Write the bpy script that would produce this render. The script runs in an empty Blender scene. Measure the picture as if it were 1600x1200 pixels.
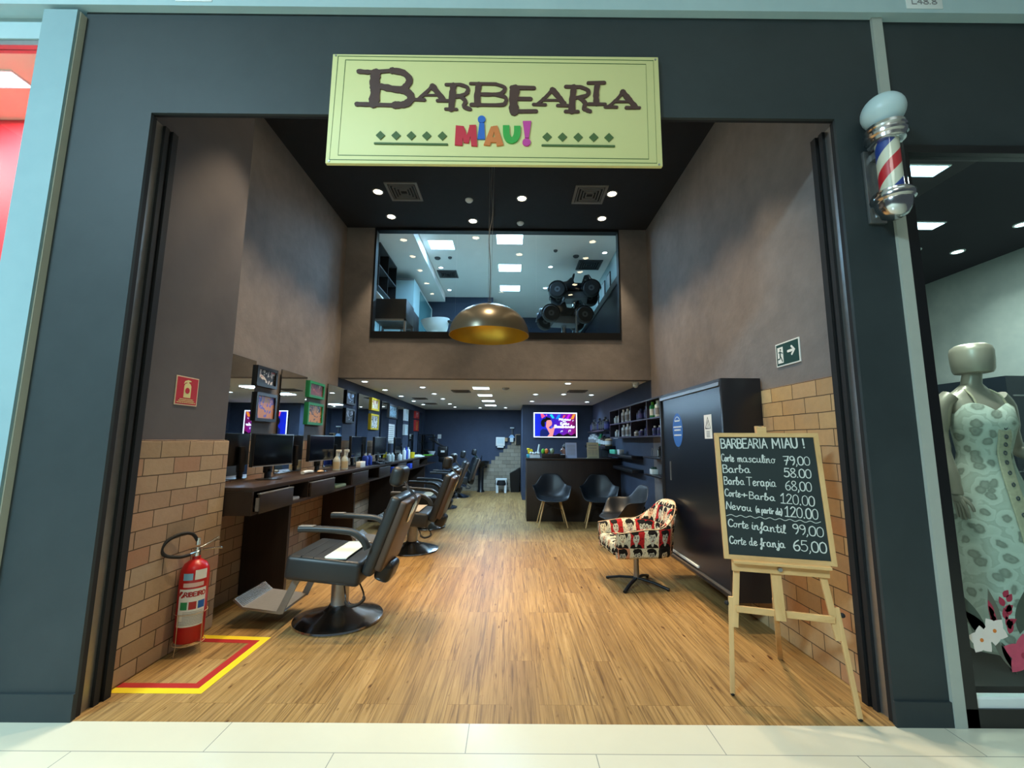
import bpy, bmesh, math, random
from mathutils import Matrix, Vector
random.seed(7)
S = bpy.context.scene
COL = S.collection
R = math.radians
PI = math.pi

# ------------------------------------------------------------------ camera, world, exposure, large lights
def make_camera():
    p, y, r, f = 0.132739, 0.002228, 0.00765, 667.105
    cp, sp, cy, sy = math.cos(p), math.sin(p), math.cos(y), math.sin(y)
    fwd = Vector((sy*cp, cy*cp, sp)); right = Vector((cy, -sy, 0)); up = right.cross(fwd)
    r2 = math.cos(r)*right + math.sin(r)*up
    u2 = -math.sin(r)*right + math.cos(r)*up
    M = Matrix((( r2.x, u2.x, -fwd.x, 0.0), (r2.y, u2.y, -fwd.y, 0.0), (r2.z, u2.z, -fwd.z, 1.37), (0, 0, 0, 1)))
    cd = bpy.data.cameras.new('camera'); cd.sensor_width = 36; cd.sensor_fit = 'HORIZONTAL'
    cd.lens = 36*f/1600; cd.clip_start = 0.05; cd.clip_end = 60
    co = bpy.data.objects.new('camera', cd); COL.objects.link(co); co.matrix_world = M
    S.camera = co
make_camera()
S.view_settings.view_transform = 'Standard'
S.view_settings.look = 'None'
S.view_settings.gamma = 1.0
S.view_settings.use_curve_mapping = False
S.view_settings.exposure = 0.18
W = bpy.data.worlds.new('world'); S.world = W; W.use_nodes = True
W.node_tree.nodes['Background'].inputs[0].default_value = (0.70, 0.86, 0.95, 1)
W.node_tree.nodes['Background'].inputs[1].default_value = 0.09
WARM = (1.0, 0.77, 0.50)
NEUT = (1.0, 0.93, 0.82)
COOL = (0.45, 0.73, 1.0)
def area(name, loc, size, power, color, rot=(0, 0, 0)):
    l = bpy.data.lights.new(name, 'AREA'); l.shape = 'RECTANGLE'; l.size, l.size_y = size
    l.energy = power; l.color = color
    o = bpy.data.objects.new(name, l); COL.objects.link(o); o.location = loc; o.rotation_euler = rot
    return o
def spot(name, loc, power, color, angle, blend=0.5, radius=0.04, parent=None):
    l = bpy.data.lights.new(name, 'SPOT'); l.energy = power; l.color = color
    l.spot_size = R(angle); l.spot_blend = blend; l.shadow_soft_size = radius
    o = bpy.data.objects.new(name, l); COL.objects.link(o); o.location = loc
    if parent: o.parent = parent
    return o
# luminaires of the mall corridor ceiling (above and behind the camera)
area('corridor_light', (-4.2, -2.2, 5.15), (1.6, 1.2), 800, (0.55, 0.85, 1.0))
area('corridor_light', (2.4, -0.2, 5.15), (1.6, 1.2), 8, (0.80, 0.95, 0.93))
area('corridor_light', (0.0, -2.0, 5.15), (1.6, 1.2), 45, (0.92, 0.96, 0.88))

# ------------------------------------------------------------------ mesh helpers
def nb(): return bmesh.new()
def _xf(bm, vs, M):
    if M is not None: bmesh.ops.transform(bm, matrix=M, verts=vs)
def box(bm, x0, x1, y0, y1, z0, z1, bev=0.0, seg=2, M=None):
    t = bmesh.new()
    bmesh.ops.create_cube(t, size=1.0)
    for v in t.verts:
        v.co = Vector((x0+(v.co.x+.5)*(x1-x0), y0+(v.co.y+.5)*(y1-y0), z0+(v.co.z+.5)*(z1-z0)))
    if bev > 0:
        bmesh.ops.bevel(t, geom=t.edges[:], offset=bev, segments=seg, profile=0.5, affect='EDGES')
    bmesh.ops.recalc_face_normals(t, faces=t.faces[:])
    _merge(bm, t, M)
def _merge(bm, t, M=None):
    mp = {}
    for v in t.verts:
        mp[v] = bm.verts.new(M @ v.co if M is not None else v.co)
    for f in t.faces:
        try: bm.faces.new([mp[v] for v in f.verts])
        except ValueError: pass
    t.free()
def rings(bm, rs, cap0=True, cap1=True, closed=True, M=None):
    vr = [[bm.verts.new(M @ Vector(p) if M is not None else Vector(p)) for p in r] for r in rs]
    fs = []
    n = len(vr[0])
    for a, b in zip(vr[:-1], vr[1:]):
        for i in range(n if closed else n-1):
            j = (i+1) % n
            try: fs.append(bm.faces.new((a[i], a[j], b[j], b[i])))
            except ValueError: pass
    if cap0 and n > 2:
        fs.append(bm.faces.new(vr[0][::-1]))
    if cap1 and n > 2:
        fs.append(bm.faces.new(vr[-1]))
    return fs
def lathe(bm, prof, seg=28, M=None, cap=True):
    rs = []
    for r, z in prof:
        rs.append([(max(r, 1e-4)*math.cos(2*PI*i/seg), max(r, 1e-4)*math.sin(2*PI*i/seg), z) for i in range(seg)])
    rings(bm, rs, cap, cap, True, M)
def cyl(bm, p0, p1, r0, r1=None, seg=14):
    r1 = r0 if r1 is None else r1
    tube(bm, [p0, p1], [r0, r1], seg)
def _frame(d, ref=None):
    d = d.normalized()
    u = ref if ref is not None else (Vector((0, 0, 1)) if abs(d.z) < 0.9 else Vector((1, 0, 0)))
    a = (u - d*u.dot(d))
    a = a.normalized() if a.length > 1e-6 else d.orthogonal().normalized()
    return a, d.cross(a)
def tube(bm, pts, r, seg=8, closed=False, M=None):
    P = [Vector(p) for p in pts]; n = len(P)
    rr = r if isinstance(r, (list, tuple)) else [r]*n
    rs = []; a = None
    for i in range(n):
        if closed: d = P[(i+1) % n]-P[i-1]
        else: d = P[min(i+1, n-1)]-P[max(i-1, 0)]
        a, b = _frame(d, a)
        rs.append([P[i]+rr[i]*(math.cos(2*PI*k/seg)*a+math.sin(2*PI*k/seg)*b) for k in range(seg)])
    if closed: rs.append(rs[0])
    rings(bm, rs, not closed, not closed, True, M)
def smooth_path(pts, k=6, closed=False):
    P = [Vector(p) for p in pts]; n = len(P); out = []
    if n < 3: return P
    for i in range(n if closed else n-1):
        if closed: p0, p1, p2, p3 = P[i-1], P[i], P[(i+1) % n], P[(i+2) % n]
        else: p0, p1, p2, p3 = P[max(i-1, 0)], P[i], P[i+1], P[min(i+2, n-1)]
        for j in range(k):
            t = j/k
            out.append(0.5*((2*p1)+(p2-p0)*t+(2*p0-5*p1+4*p2-p3)*t*t+(3*p1-p0-3*p2+p3)*t**3))
    if not closed: out.append(P[-1])
    return out
def sweep(bm, pts, w, h, side=(0, 1, 0), rnd=0.35, M=None):
    """rounded-rectangle section swept along pts; w along side, h across"""
    P = [Vector(p) for p in pts]; n = len(P); sd = Vector(side)
    sec = []
    c = rnd*min(w, h)
    for sx, sy in ((1, 1), (-1, 1), (-1, -1), (1, -1)):
        cx, cy = sx*(w/2-c), sy*(h/2-c)
        for k in range(4):
            a = {(1, 1): 0, (-1, 1): PI/2, (-1, -1): PI, (1, -1): 1.5*PI}[(sx, sy)] + k*PI/6
            sec.append((cx+c*math.cos(a), cy+c*math.sin(a)))
    rs = []
    for i in range(n):
        d = (P[min(i+1, n-1)]-P[max(i-1, 0)]).normalized()
        s = (sd-d*sd.dot(d)).normalized(); u = d.cross(s)
        rs.append([P[i]+x*s+y*u for x, y in sec])
    rings(bm, rs, True, True, True, M)
def ball(bm, c, r, M=None, seg=16, rin=10, T=None):
    rx, ry, rz = r if isinstance(r, (list, tuple)) else (r, r, r)
    rs = []
    for j in range(rin+1):
        a = PI*j/rin; s = max(math.sin(a), 1e-3)
        rs.append([(c[0]+rx*s*math.cos(2*PI*i/seg), c[1]+ry*s*math.sin(2*PI*i/seg), c[2]-rz*math.cos(a)) for i in range(seg)])
    rings(bm, rs, True, True, True, M)
def prism(bm, poly, z0, z1, M=None):
    """2D polygon (x,y) extruded z0..z1"""
    b = [bm.verts.new(M @ Vector((x, y, z0)) if M is not None else Vector((x, y, z0))) for x, y in poly]
    t = [bm.verts.new(M @ Vector((x, y, z1)) if M is not None else Vector((x, y, z1))) for x, y in poly]
    n = len(poly)
    bm.faces.new(b[::-1]); bm.faces.new(t)
    for i in range(n):
        j = (i+1) % n
        bm.faces.new((b[i], b[j], t[j], t[i]))
_lift = [0]
def ribbon(bm, pts, w, z0, z1, M=None, caps=True):
    """flat stroke of width w (number or per-point list) along 2D pts, extruded z0..z1"""
    P = [Vector((p[0], p[1])) for p in pts]; n = len(P)
    if n < 2: return
    _lift[0] = (_lift[0]+1) % 24; zo = z1+_lift[0]*4e-5
    ww = w if isinstance(w, (list, tuple)) else [w]*n
    L, Rr = [], []
    for i in range(n):
        d = P[min(i+1, n-1)]-P[max(i-1, 0)]
        if d.length < 1e-9: d = Vector((1, 0))
        d.normalize(); q = Vector((-d.y, d.x))
        L.append(P[i]+q*ww[i]/2); Rr.append(P[i]-q*ww[i]/2)
    # as quads so that self-crossing strokes stay clean
    for i in range(n-1):
        prism(bm, [L[i], Rr[i], Rr[i+1], L[i+1]], z0, zo, M)
    if caps:
        for e, d, r in ((P[0], P[0]-P[1], ww[0]/2), (P[-1], P[-1]-P[-2], ww[-1]/2)):
            c = _cap(e, d, r); d = d.normalized(); q = Vector((-d.y, d.x))
            prism(bm, [e-q*r]+c[::-1]+[e+q*r], z0, zo-2e-5, M)
def _cap(e, d, r):
    d = d.normalized(); q = Vector((-d.y, d.x)); o = []
    for k in range(1, 4):
        a = PI/2-k*PI/4
        o.append(e+q*r*math.sin(a)+d*r*math.cos(a))
    return o
def disc_poly(cx, cy, r, n=20, ry=None):
    ry = r if ry is None else ry
    return [(cx+r*math.cos(2*PI*i/n), cy+ry*math.sin(2*PI*i/n)) for i in range(n)]

def link(name, bm, mat, parent=None, smooth=True, angle=38):
    bmesh.ops.recalc_face_normals(bm, faces=bm.faces[:])
    me = bpy.data.meshes.new(name); bm.to_mesh(me); bm.free()
    if isinstance(mat, (list, tuple)):
        for m in mat: me.materials.append(m)
    else: me.materials.append(mat)
    if smooth:
        for p in me.polygons: p.use_smooth = True
        me.set_sharp_from_angle(angle=R(angle))
    o = bpy.data.objects.new(name, me); COL.objects.link(o)
    if parent is not None: o.parent = parent
    return o
def tag(o, label, cat, group=None, kind=None):
    o['label'] = label; o['category'] = cat
    if group: o['group'] = group
    if kind: o['kind'] = kind
    return o
def empty(name, loc, label, cat, rz=0.0, group=None):
    o = bpy.data.objects.new(name, None); COL.objects.link(o)
    o.empty_display_size = 0.1
    o.location = loc; o.rotation_euler = (0, 0, rz)
    return tag(o, label, cat, group)
def struct(name, bm, mat, smooth=False):
    o = link(name, bm, mat, None, smooth); o['kind'] = 'structure'; return o
def sbox(name, mat, *b):
    bm = nb(); box(bm, *b); return struct(name, bm, mat)
def part(name, mat, parent, *b, bev=0.0, seg=2):
    bm = nb(); box(bm, *b, bev=bev, seg=seg); return link(name, bm, mat, parent)
def dup(o, loc, label, rz=None, group=None, scale=None):
    c = o.copy(); COL.objects.link(c); c.location = loc; c['label'] = label
    if rz is not None: c.rotation_euler = (0, 0, rz)
    if group: c['group'] = group
    if scale: c.scale = scale
    for ch in o.children:
        d = ch.copy(); COL.objects.link(d); d.parent = c
        for g in ch.children:
            e = g.copy(); COL.objects.link(e); e.parent = d
    return c

# ------------------------------------------------------------------ materials
def lin(h):
    h = h.lstrip('#'); o = []
    for i in (0, 2, 4):
        c = int(h[i:i+2], 16)/255
        o.append(c/12.92 if c <= .04045 else ((c+.055)/1.055)**2.4)
    return (*o, 1.0)
class NT:
    def __init__(s, name):
        s.m = bpy.data.materials.new(name); s.m.use_nodes = True
        s.t = s.m.node_tree; s.b = s.t.nodes['Principled BSDF']; s.out = s.t.nodes['Material Output']
    def n(s, typ, **kw):
        x = s.t.nodes.new(typ)
        for k, v in kw.items(): setattr(x, k, v)
        return x
    def set(s, node, key, v):
        if hasattr(v, 'is_output') or isinstance(v, bpy.types.NodeSocket): s.t.links.new(v, node.inputs[key])
        else: node.inputs[key].default_value = v
    def math(s, op, a, b=0.0, c=None, clamp=False):
        x = s.n('ShaderNodeMath', operation=op); x.use_clamp = clamp
        s.set(x, 0, a); s.set(x, 1, b)
        if c is not None: s.set(x, 2, c)
        return x.outputs[0]
    def mix(s, f, a, b, typ='MIX'):
        x = s.n('ShaderNodeMix', data_type='RGBA', blend_type=typ)
        s.set(x, 0, f); s.set(x, 6, a); s.set(x, 7, b)
        return x.outputs[2]
    def obj(s, kind='Object', scale=(1, 1, 1), rot=(0, 0, 0), loc=(0, 0, 0)):
        tc = s.n('ShaderNodeTexCoord'); mp = s.n('ShaderNodeMapping')
        mp.inputs['Scale'].default_value = scale; mp.inputs['Rotation'].default_value = rot; mp.inputs['Location'].default_value = loc
        s.t.links.new(tc.outputs[kind], mp.inputs[0]); return mp.outputs[0]
    def noise(s, vec, scale, detail=4, rough=0.55, dist=0.0):
        x = s.n('ShaderNodeTexNoise'); s.set(x, 'Vector', vec)
        x.inputs['Scale'].default_value = scale; x.inputs['Detail'].default_value = detail
        x.inputs['Roughness'].default_value = rough; x.inputs['Distortion'].default_value = dist
        return x
    def ramp(s, f, stops, interp='LINEAR'):
        x = s.n('ShaderNodeValToRGB'); x.color_ramp.interpolation = interp
        e = x.color_ramp.elements
        while len(e) < len(stops): e.new(0.5)
        for i, (p, c) in enumerate(stops): e[i].position = p; e[i].color = c
        s.t.links.new(f, x.inputs[0]); return x.outputs[0]
    def bump(s, hgt, strength=0.2, dist=0.01):
        x = s.n('ShaderNodeBump'); x.inputs['Strength'].default_value = strength; x.inputs['Distance'].default_value = dist
        s.t.links.new(hgt, x.inputs['Height']); s.t.links.new(x.outputs[0], s.b.inputs['Normal'])
    def base(s, v): s.set(s.b, 'Base Color', v)
    def prm(s, rough=0.5, metal=0.0, spec=0.5):
        s.b.inputs['Roughness'].default_value = rough; s.b.inputs['Metallic'].default_value = metal
        s.b.inputs['Specular IOR Level'].default_value = spec
def solid(name, c, rough=0.5, metal=0.0, var=0.06, sc=12, bump=0.0, spec=0.5):
    k = NT(name); k.prm(rough, metal, spec)
    v = k.obj(); nz = k.noise(v, sc, 3)
    a = lin(c)
    lo = tuple(x*(1-var) for x in a[:3])+(1,); hi = tuple(min(1, x*(1+var)) for x in a[:3])+(1,)
    k.base(k.mix(nz.outputs[0], lo, hi))
    if bump: k.bump(nz.outputs[0], bump, 0.004)
    return k.m
def glow(name, c, strength):
    k = NT(name); k.base((0.0, 0.0, 0.0, 1)); k.b.inputs['Emission Color'].default_value = lin(c) if isinstance(c, str) else (*c, 1)
    k.b.inputs['Emission Strength'].default_value = strength
    return k.m
def glass(name, tint=(0.96, 0.98, 0.98), ior=1.5):
    k = NT(name); k.t.nodes.remove(k.b)
    tr = k.n('ShaderNodeBsdfTransparent'); tr.inputs[0].default_value = (*tint, 1)
    gl = k.n('ShaderNodeBsdfGlossy'); gl.inputs['Roughness'].default_value = 0.0
    fr = k.n('ShaderNodeFresnel'); fr.inputs[0].default_value = ior
    mx = k.n('ShaderNodeMixShader'); ge = k.n('ShaderNodeNewGeometry')
    k.t.links.new(k.math('MULTIPLY', fr.outputs[0], k.math('SUBTRACT', 1.0, ge.outputs['Backfacing'])), mx.inputs[0]); k.t.links.new(tr.outputs[0], mx.inputs[1]); k.t.links.new(gl.outputs[0], mx.inputs[2])
    k.t.links.new(mx.outputs[0], k.out.inputs[0]); return k.m
def plaster(name, c, c2, rough=0.75, bump=0.25):
    k = NT(name); k.prm(rough, 0, 0.3)
    v = k.obj(); n1 = k.noise(v, 1.3, 6, 0.6, 0.6); n2 = k.noise(v, 9, 5, 0.6)
    f = k.math('ADD', k.math('MULTIPLY', n1.outputs[0], 0.7), k.math('MULTIPLY', n2.outputs[0], 0.3))
    k.base(k.ramp(f, [(0.35, lin(c)), (0.65, lin(c2))]))
    k.bump(k.math('ADD', n1.outputs[0], k.math('MULTIPLY', n2.outputs[0], 0.5)), bump, 0.02)
    return k.m
def brick(name, cols, mortar, axis='YZ', L=0.235, H=0.1045, gray=0.0, z0=0.0):
    """split-face brick tiles, courses of height H"""
    k = NT(name); k.prm(0.85, 0, 0.2)
    tc = k.n('ShaderNodeTexCoord'); sp = k.n('ShaderNodeSeparateXYZ'); k.t.links.new(tc.outputs['Object'], sp.inputs[0])
    cb = k.n('ShaderNodeCombineXYZ')
    k.t.links.new(sp.outputs[1 if axis == 'YZ' else 0], cb.inputs[0]); k.t.links.new(k.math('SUBTRACT', sp.outputs[2], z0), cb.inputs[1])
    nw = k.noise(tc.outputs['Object'], 7, 3); wob = k.n('ShaderNodeVectorMath', operation='MULTIPLY_ADD')
    k.t.links.new(nw.outputs['Color'], wob.inputs[0]); wob.inputs[1].default_value = (0.012, 0.008, 0); k.t.links.new(cb.outputs[0], wob.inputs[2])
    bt = k.n('ShaderNodeTexBrick'); k.t.links.new(wob.outputs[0], bt.inputs[0])
    bt.offset = 0.5; bt.offset_frequency = 2; bt.squash = 1
    bt.inputs['Color1'].default_value = (0, 0, 0, 1); bt.inputs['Color2'].default_value = (1, 1, 1, 1); bt.inputs['Mortar'].default_value = (0.5, 0.5, 0.5, 1)
    bt.inputs['Scale'].default_value = 1; bt.inputs['Mortar Size'].default_value = 0.0034; bt.inputs['Mortar Smooth'].default_value = 0.3
    bt.inputs['Bias'].default_value = 0; bt.inputs['Brick Width'].default_value = L; bt.inputs['Row Height'].default_value = H
    n = len(cols)
    c = k.ramp(bt.outputs['Color'], [(0.02+i*0.96/(n-1), lin(x)) for i, x in enumerate(cols)])
    n2 = k.noise(tc.outputs['Object'], 22, 5, 0.65); n3 = k.noise(tc.outputs['Object'], 5, 4, 0.6)
    c = k.mix(k.math('MULTIPLY', n2.outputs[0], 0.42), c, lin('#80664c'))
    c = k.mix(k.math('MULTIPLY', k.math('SUBTRACT', n3.outputs[0], 0.45, clamp=True), 1.0, clamp=True), c, lin('#9a8a74'))
    k.base(k.mix(bt.outputs['Fac'], c, lin(mortar)))
    hgt = k.math('ADD', k.math('MULTIPLY', k.math('SUBTRACT', 1.0, bt.outputs['Fac']), 1.0), k.math('MULTIPLY', n2.outputs[0], 0.35))
    k.bump(hgt, 0.6, 0.012)
    return k.m
def wood_floor():
    k = NT('wood_floor'); k.prm(0.32, 0, 0.26)
    v = k.obj(rot=(0, 0, R(90)))
    bt = k.n('ShaderNodeTexBrick'); k.t.links.new(v, bt.inputs[0]); bt.offset = 0.37; bt.offset_frequency = 3
    bt.inputs['Color1'].default_value = (0, 0, 0, 1); bt.inputs['Color2'].default_value = (1, 1, 1, 1); bt.inputs['Mortar'].default_value = (0.4, 0.4, 0.4, 1)
    bt.inputs['Scale'].default_value = 1; bt.inputs['Mortar Size'].default_value = 0.0009; bt.inputs['Brick Width'].default_value = 1.22; bt.inputs['Row Height'].default_value = 0.16
    bt.inputs['Bias'].default_value = 0; bt.inputs['Mortar Smooth'].default_value = 0.2
    # shift grain per plank
    sh = k.n('ShaderNodeVectorMath', operation='MULTIPLY_ADD'); k.t.links.new(bt.outputs['Color'], sh.inputs[0]); sh.inputs[1].default_value = (7, 3, 5)
    g = k.obj(scale=(48, 1.6, 1)); k.t.links.new(g, sh.inputs[2])
    n1 = k.noise(sh.outputs[0], 1.0, 7, 0.62, 1.1)
    g2 = k.obj(scale=(9, 0.9, 1)); sh2 = k.n('ShaderNodeVectorMath', operation='MULTIPLY_ADD'); k.t.links.new(bt.outputs['Color'], sh2.inputs[0]); sh2.inputs[1].default_value = (11, 5, 2); k.t.links.new(g2, sh2.inputs[2])
    n2 = k.noise(sh2.outputs[0], 0.8, 4, 0.55, 1.6)
    c = k.ramp(n1.outputs[0], [(0.26, lin('#4f3a22')), (0.38, lin('#7e613c')), (0.50, lin('#a0804f')), (0.64, lin('#b2915f')), (0.8, lin('#c3a476'))])
    c = k.mix(k.math('MULTIPLY', k.math('SUBTRACT', n2.outputs[0], 0.44, clamp=True), 2.0, clamp=True), c, lin('#80643f'))
    gk = k.obj(scale=(30, 9, 1)); kn = k.noise(gk, 1.0, 2, 0.4)
    c = k.mix(k.math('MULTIPLY', k.math('SUBTRACT', kn.outputs[0], 0.68, clamp=True), 9, clamp=True), c, lin('#54331a'))
    tint = k.ramp(bt.outputs['Color'], [(0, lin('#d2c4b2')), (0.5, lin('#ffffff')), (1, lin('#e6dac6'))])
    c = k.mix(0.55, c, k.mix(1.0, c, tint, 'MULTIPLY'))
    k.base(k.mix(bt.outputs['Fac'], c, lin('#6a4b28')))
    k.set(k.b, 'Roughness', k.math('ADD', k.math('MULTIPLY', n1.outputs[0], 0.22), 0.40))
    k.bump(k.math('SUBTRACT', n1.outputs[0], bt.outputs['Fac']), 0.08, 0.003)
    return k.m
def wood(name, c1, c2, axis=2, rough=0.5, sc=14):
    k = NT(name); k.prm(rough, 0, 0.4)
    s = [sc, sc, sc]; s[axis] = sc/14
    v = k.obj(scale=tuple(s)); n = k.noise(v, 1, 5, 0.6, 0.8)
    k.base(k.ramp(n.outputs[0], [(0.3, lin(c1)), (0.7, lin(c2))])); k.bump(n.outputs[0], 0.06, 0.002)
    return k.m
def tile_floor():
    k = NT('corridor_tile'); k.prm(0.22, 0, 0.5)
    v = k.obj(loc=(0.19, -0.286, 0)); bt = k.n('ShaderNodeTexBrick'); k.t.links.new(v, bt.inputs[0]); bt.offset = 0.5
    bt.inputs['Color1'].default_value = lin('#d8d3bc'); bt.inputs['Color2'].default_value = lin('#ddd8c3'); bt.inputs['Mortar'].default_value = lin('#8f9188')
    bt.inputs['Scale'].default_value = 1; bt.inputs['Mortar Size'].default_value = 0.0022; bt.inputs['Brick Width'].default_value = 1.157; bt.inputs['Row Height'].default_value = 0.6
    n = k.noise(k.obj(), 6, 5, 0.6)
    k.base(k.mix(k.math('MULTIPLY', n.outputs[0], 0.25), bt.outputs['Color'], lin('#b9b8ab')))
    return k.m
M = {}
M['facade'] = plaster('facade_paint', '#2d3537', '#343c3e', 0.55, 0.06)
M['taupe'] = plaster('burnt_cement', '#6d6867', '#837d7b', 0.7, 0.3)
M['grey_paint'] = plaster('warm_grey_paint', '#575457', '#5f5c5f', 0.75, 0.08)
M['navy'] = plaster('navy_paint', '#394255', '#424c60', 0.7, 0.1)
M['dark_ceiling'] = plaster('dark_ceiling_paint', '#1d1f24', '#23252b', 0.8, 0.05)
M['white_ceiling'] = plaster('white_ceiling_paint', '#e6e3dd', '#edeae5', 0.85, 0.03)
M['pier'] = plaster('pier_paint', '#83a0a5', '#8ba8ac', 0.7, 0.03)
M['white'] = solid('white_paint', '#dfe6e4', 0.55, var=0.03)
M['white_wall'] = plaster('white_bulkhead', '#a9c3c6', '#b2cbcd', 0.7, 0.03)
M['brick_l'] = brick('brick_tiles', ['#8f7d6a', '#a58e74', '#b19a80', '#a08470', '#baa58a', '#a57c66', '#ab9984'], '#4d4034')
M['brick_r'] = brick('brick_tiles_right', ['#ad8b66', '#bf9c70', '#cbab7c', '#b98f63', '#d3ba8d', '#b9784f', '#c4a77e', '#c9a574'], '#54463a')
M['brick_b'] = brick('stone_tiles', ['#8f8a7c', '#a19b8a', '#aba594', '#979181', '#b0a998'], '#5c584e', axis='XZ', L=0.22, H=0.105)
M['wood_floor'] = wood_floor()
M['tile'] = tile_floor()
M['dkwood'] = wood('dark_laminate', '#2a1f1a', '#3a2c24', 1, 0.38)
M['dkwood2'] = wood('dark_laminate_panel', '#2b211c', '#352a23', 2, 0.42)
M['black_lam'] = solid('black_laminate', '#191a1f', 0.32, var=0.04)
M['pine'] = wood('pine', '#c49a62', '#ddb67e', 2, 0.55)
M['pinex'] = wood('pine_cross', '#c49a62', '#ddb67e', 0, 0.55)
M['black'] = solid('black_plastic', '#101113', 0.35)
M['matte_black'] = solid('matte_black', '#0d0e10', 0.7)
M['vinyl'] = solid('black_vinyl', '#26292a', 0.42, var=0.15, sc=30, bump=0.05)
M['brown_tint'] = solid('brown_and_floor_tint', '#4a382b', 0.45, var=0.12, sc=20)  # puts the warm floor's reflection into the chair backs; plain brown on bottles
M['chrome'] = solid('chrome', '#c6c8ca', 0.16, 1.0, 0.03)
M['steel'] = solid('brushed_steel', '#9a9b9b', 0.36, 0.85, 0.12, 30)
M['alu'] = solid('grey_aluminium', '#8a8782', 0.5, 0.6, 0.1, 40)
M['dkmetal'] = solid('dark_metal', '#2b2d2f', 0.4, 0.7)
M['mirror'] = solid('mirror_silver', '#dfe4e6', 0.01, 1.0, 0.0)
M['glass'] = glass('clear_glass')
M['glass_shop'] = glass('shop_glass', (0.86, 0.93, 0.92))
M['glass_grn'] = glass('green_glass', (0.55, 0.75, 0.74))
M['red'] = solid('red_paint', '#b3171c', 0.3)
M['red_sign'] = solid('red_sign', '#b51d28', 0.5)
M['paper'] = solid('white_paper', '#e4e6e2', 0.7, var=0.02)
M['cream'] = solid('cream_board', '#d9d492', 0.55, var=0.015)
M['olive'] = solid('olive_paint', '#44602f', 0.5)
M['brown_ink'] = solid('brown_letters', '#4a2e26', 0.55, var=0.15)
for nm, c in dict(lred='#c41f36', lblue='#1f62b8', lorange='#cf7436', lgreen='#2f9f3f', lpink='#c23b93', yellow='#e2c61f', tape_red='#a52322', ink='#26302e',
                  blue='#2747b0', dblue='#1c2550', teal='#3f9db0', lime='#5fae2b', green='#1f8a54', orange='#d87a2c', pale='#cfd8da', grey='#8b8d8f', dgrey='#4a4d50', chalk='#cfd3cc',
                  board='#1f2b2b', exit_green='#0f3a30', skin='#7a5140', hair='#15120f', sticker='#1e5fae', clear='#b9c6c4', purple='#3b3a78', tan='#b79b76', mint='#57c9a8', sage='#8a9a78').items():
    M[nm] = solid(nm, c, 0.5, var=0.04)
M['gold'] = solid('gold_leaf', '#c9a23a', 0.38, 0.75, 0.12, 6)
M['bronze'] = solid('bronze_lacquer', '#6e6655', 0.30, 0.55, 0.06)
M['globe'] = solid('opal_globe', '#bcd3d6', 0.35, 0, 0.03)
M['chalkboard'] = solid('chalkboard', '#1d2929', 0.7, var=0.25, sc=5)
M['dl_warm'] = glow('warm_lamp', (1.0, 0.80, 0.52), 30)
M['dl_cool'] = glow('cool_lamp', (0.72, 0.89, 1.0), 16)
M['panel_cool'] = glow('cool_panel', (0.62, 0.84, 1.0), 9)
M['panel_mezz'] = glow('mezzanine_panel', (0.45, 0.74, 1.0), 13)
# ------------------------------------------------------------------ the setting
FY = 2.287
sbox('floor', M['wood_floor'], -2.62, 2.17, FY, 12.2, -0.12, 0.0)
sbox('floor_corridor', M['tile'], -6.5, 6.5, -4.2, FY, -0.12, 0.0)
# facade
sbox('wall_front_left', M['facade'], -2.60, -2.13, FY, 2.305, 0.0, 3.94)
sbox('wall_front_right', M['facade'], 1.90, 2.175, FY, 2.305, 0.0, 3.94)
sbox('wall_front_header', M['facade'], -2.13, 1.90, FY, 2.305, 3.27, 3.94)
sbox('baseboard_left', M['facade'], -2.60, -2.125, FY-0.012, FY, 0.0, 0.125)
sbox('baseboard_right', M['facade'], 1.893, 2.175, FY-0.012, FY, 0.0, 0.115)
sbox('wall_bulkhead', M['white_wall'], -6.5, 6.5, 2.24, 2.56, 3.94, 5.3)
sbox('ceiling_corridor', M['white_ceiling'], -6.5, 6.5, -4.2, 2.24, 5.3, 5.4)
# jamb channels of the rolling shutter
def jamb(n, x0, x1, s):
    a, b = (x0, x1)
    sbox('trim_%d' % n, M['matte_black'], a, b, 2.30, 2.335, 0, 3.27)
    e = 0.012*s
    sbox('trim_%d' % (n+1), M['steel'], a-e, b-e, 2.335, 2.395, 0, 3.27)
    sbox('trim_%d' % (n+2), M['matte_black'], a+e*.4, b+e*.4, 2.395, 2.425, 0, 3.27)
    sbox('trim_%d' % (n+3), M['dkmetal'], a-e*.2, b-e*.2, 2.425, 2.445, 0, 3.27)
    sbox('trim_%d' % (n+4), M['matte_black'], a+e, b+e, 2.445, 2.486, 0, 3.27)
jamb(1, -2.199, -2.135, 1)
jamb(6, 1.905, 1.964, -1)
# left wall: protruding pier, recess behind the counter, navy rear
sbox('wall_left_pier', M['grey_paint'], -2.62, -2.20, 2.306, 3.32, 0, 4.46)
bm = nb(); box(bm, -2.25, -2.175, 2.486, 3.345, 0, 1.36, bev=0.012); struct('trim_11', bm, M['brick_l'])
sbox('wall_left', M['taupe'], -2.62, -2.42, 3.32, 5.92, 0, 4.46)
sbox('wall_left_rear', M['navy'], -2.62, -2.42, 5.92, 12.1, 0, 2.24)
sbox('trim_12', M['brick_l'], -2.45, -2.405, 3.32, 8.3, 0, 1.36)
# right wall
sbox('wall_right', M['taupe'], 1.965, 2.17, 2.306, 5.93, 0, 4.46)
sbox('wall_right_rear', M['navy'], 1.965, 2.17, 5.93, 12.1, 0, 2.24)
bm = nb(); box(bm, 1.945, 2.0, 2.486, 5.0, 0, 1.777, bev=0.006); struct('trim_13', bm, M['brick_r'])
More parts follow.
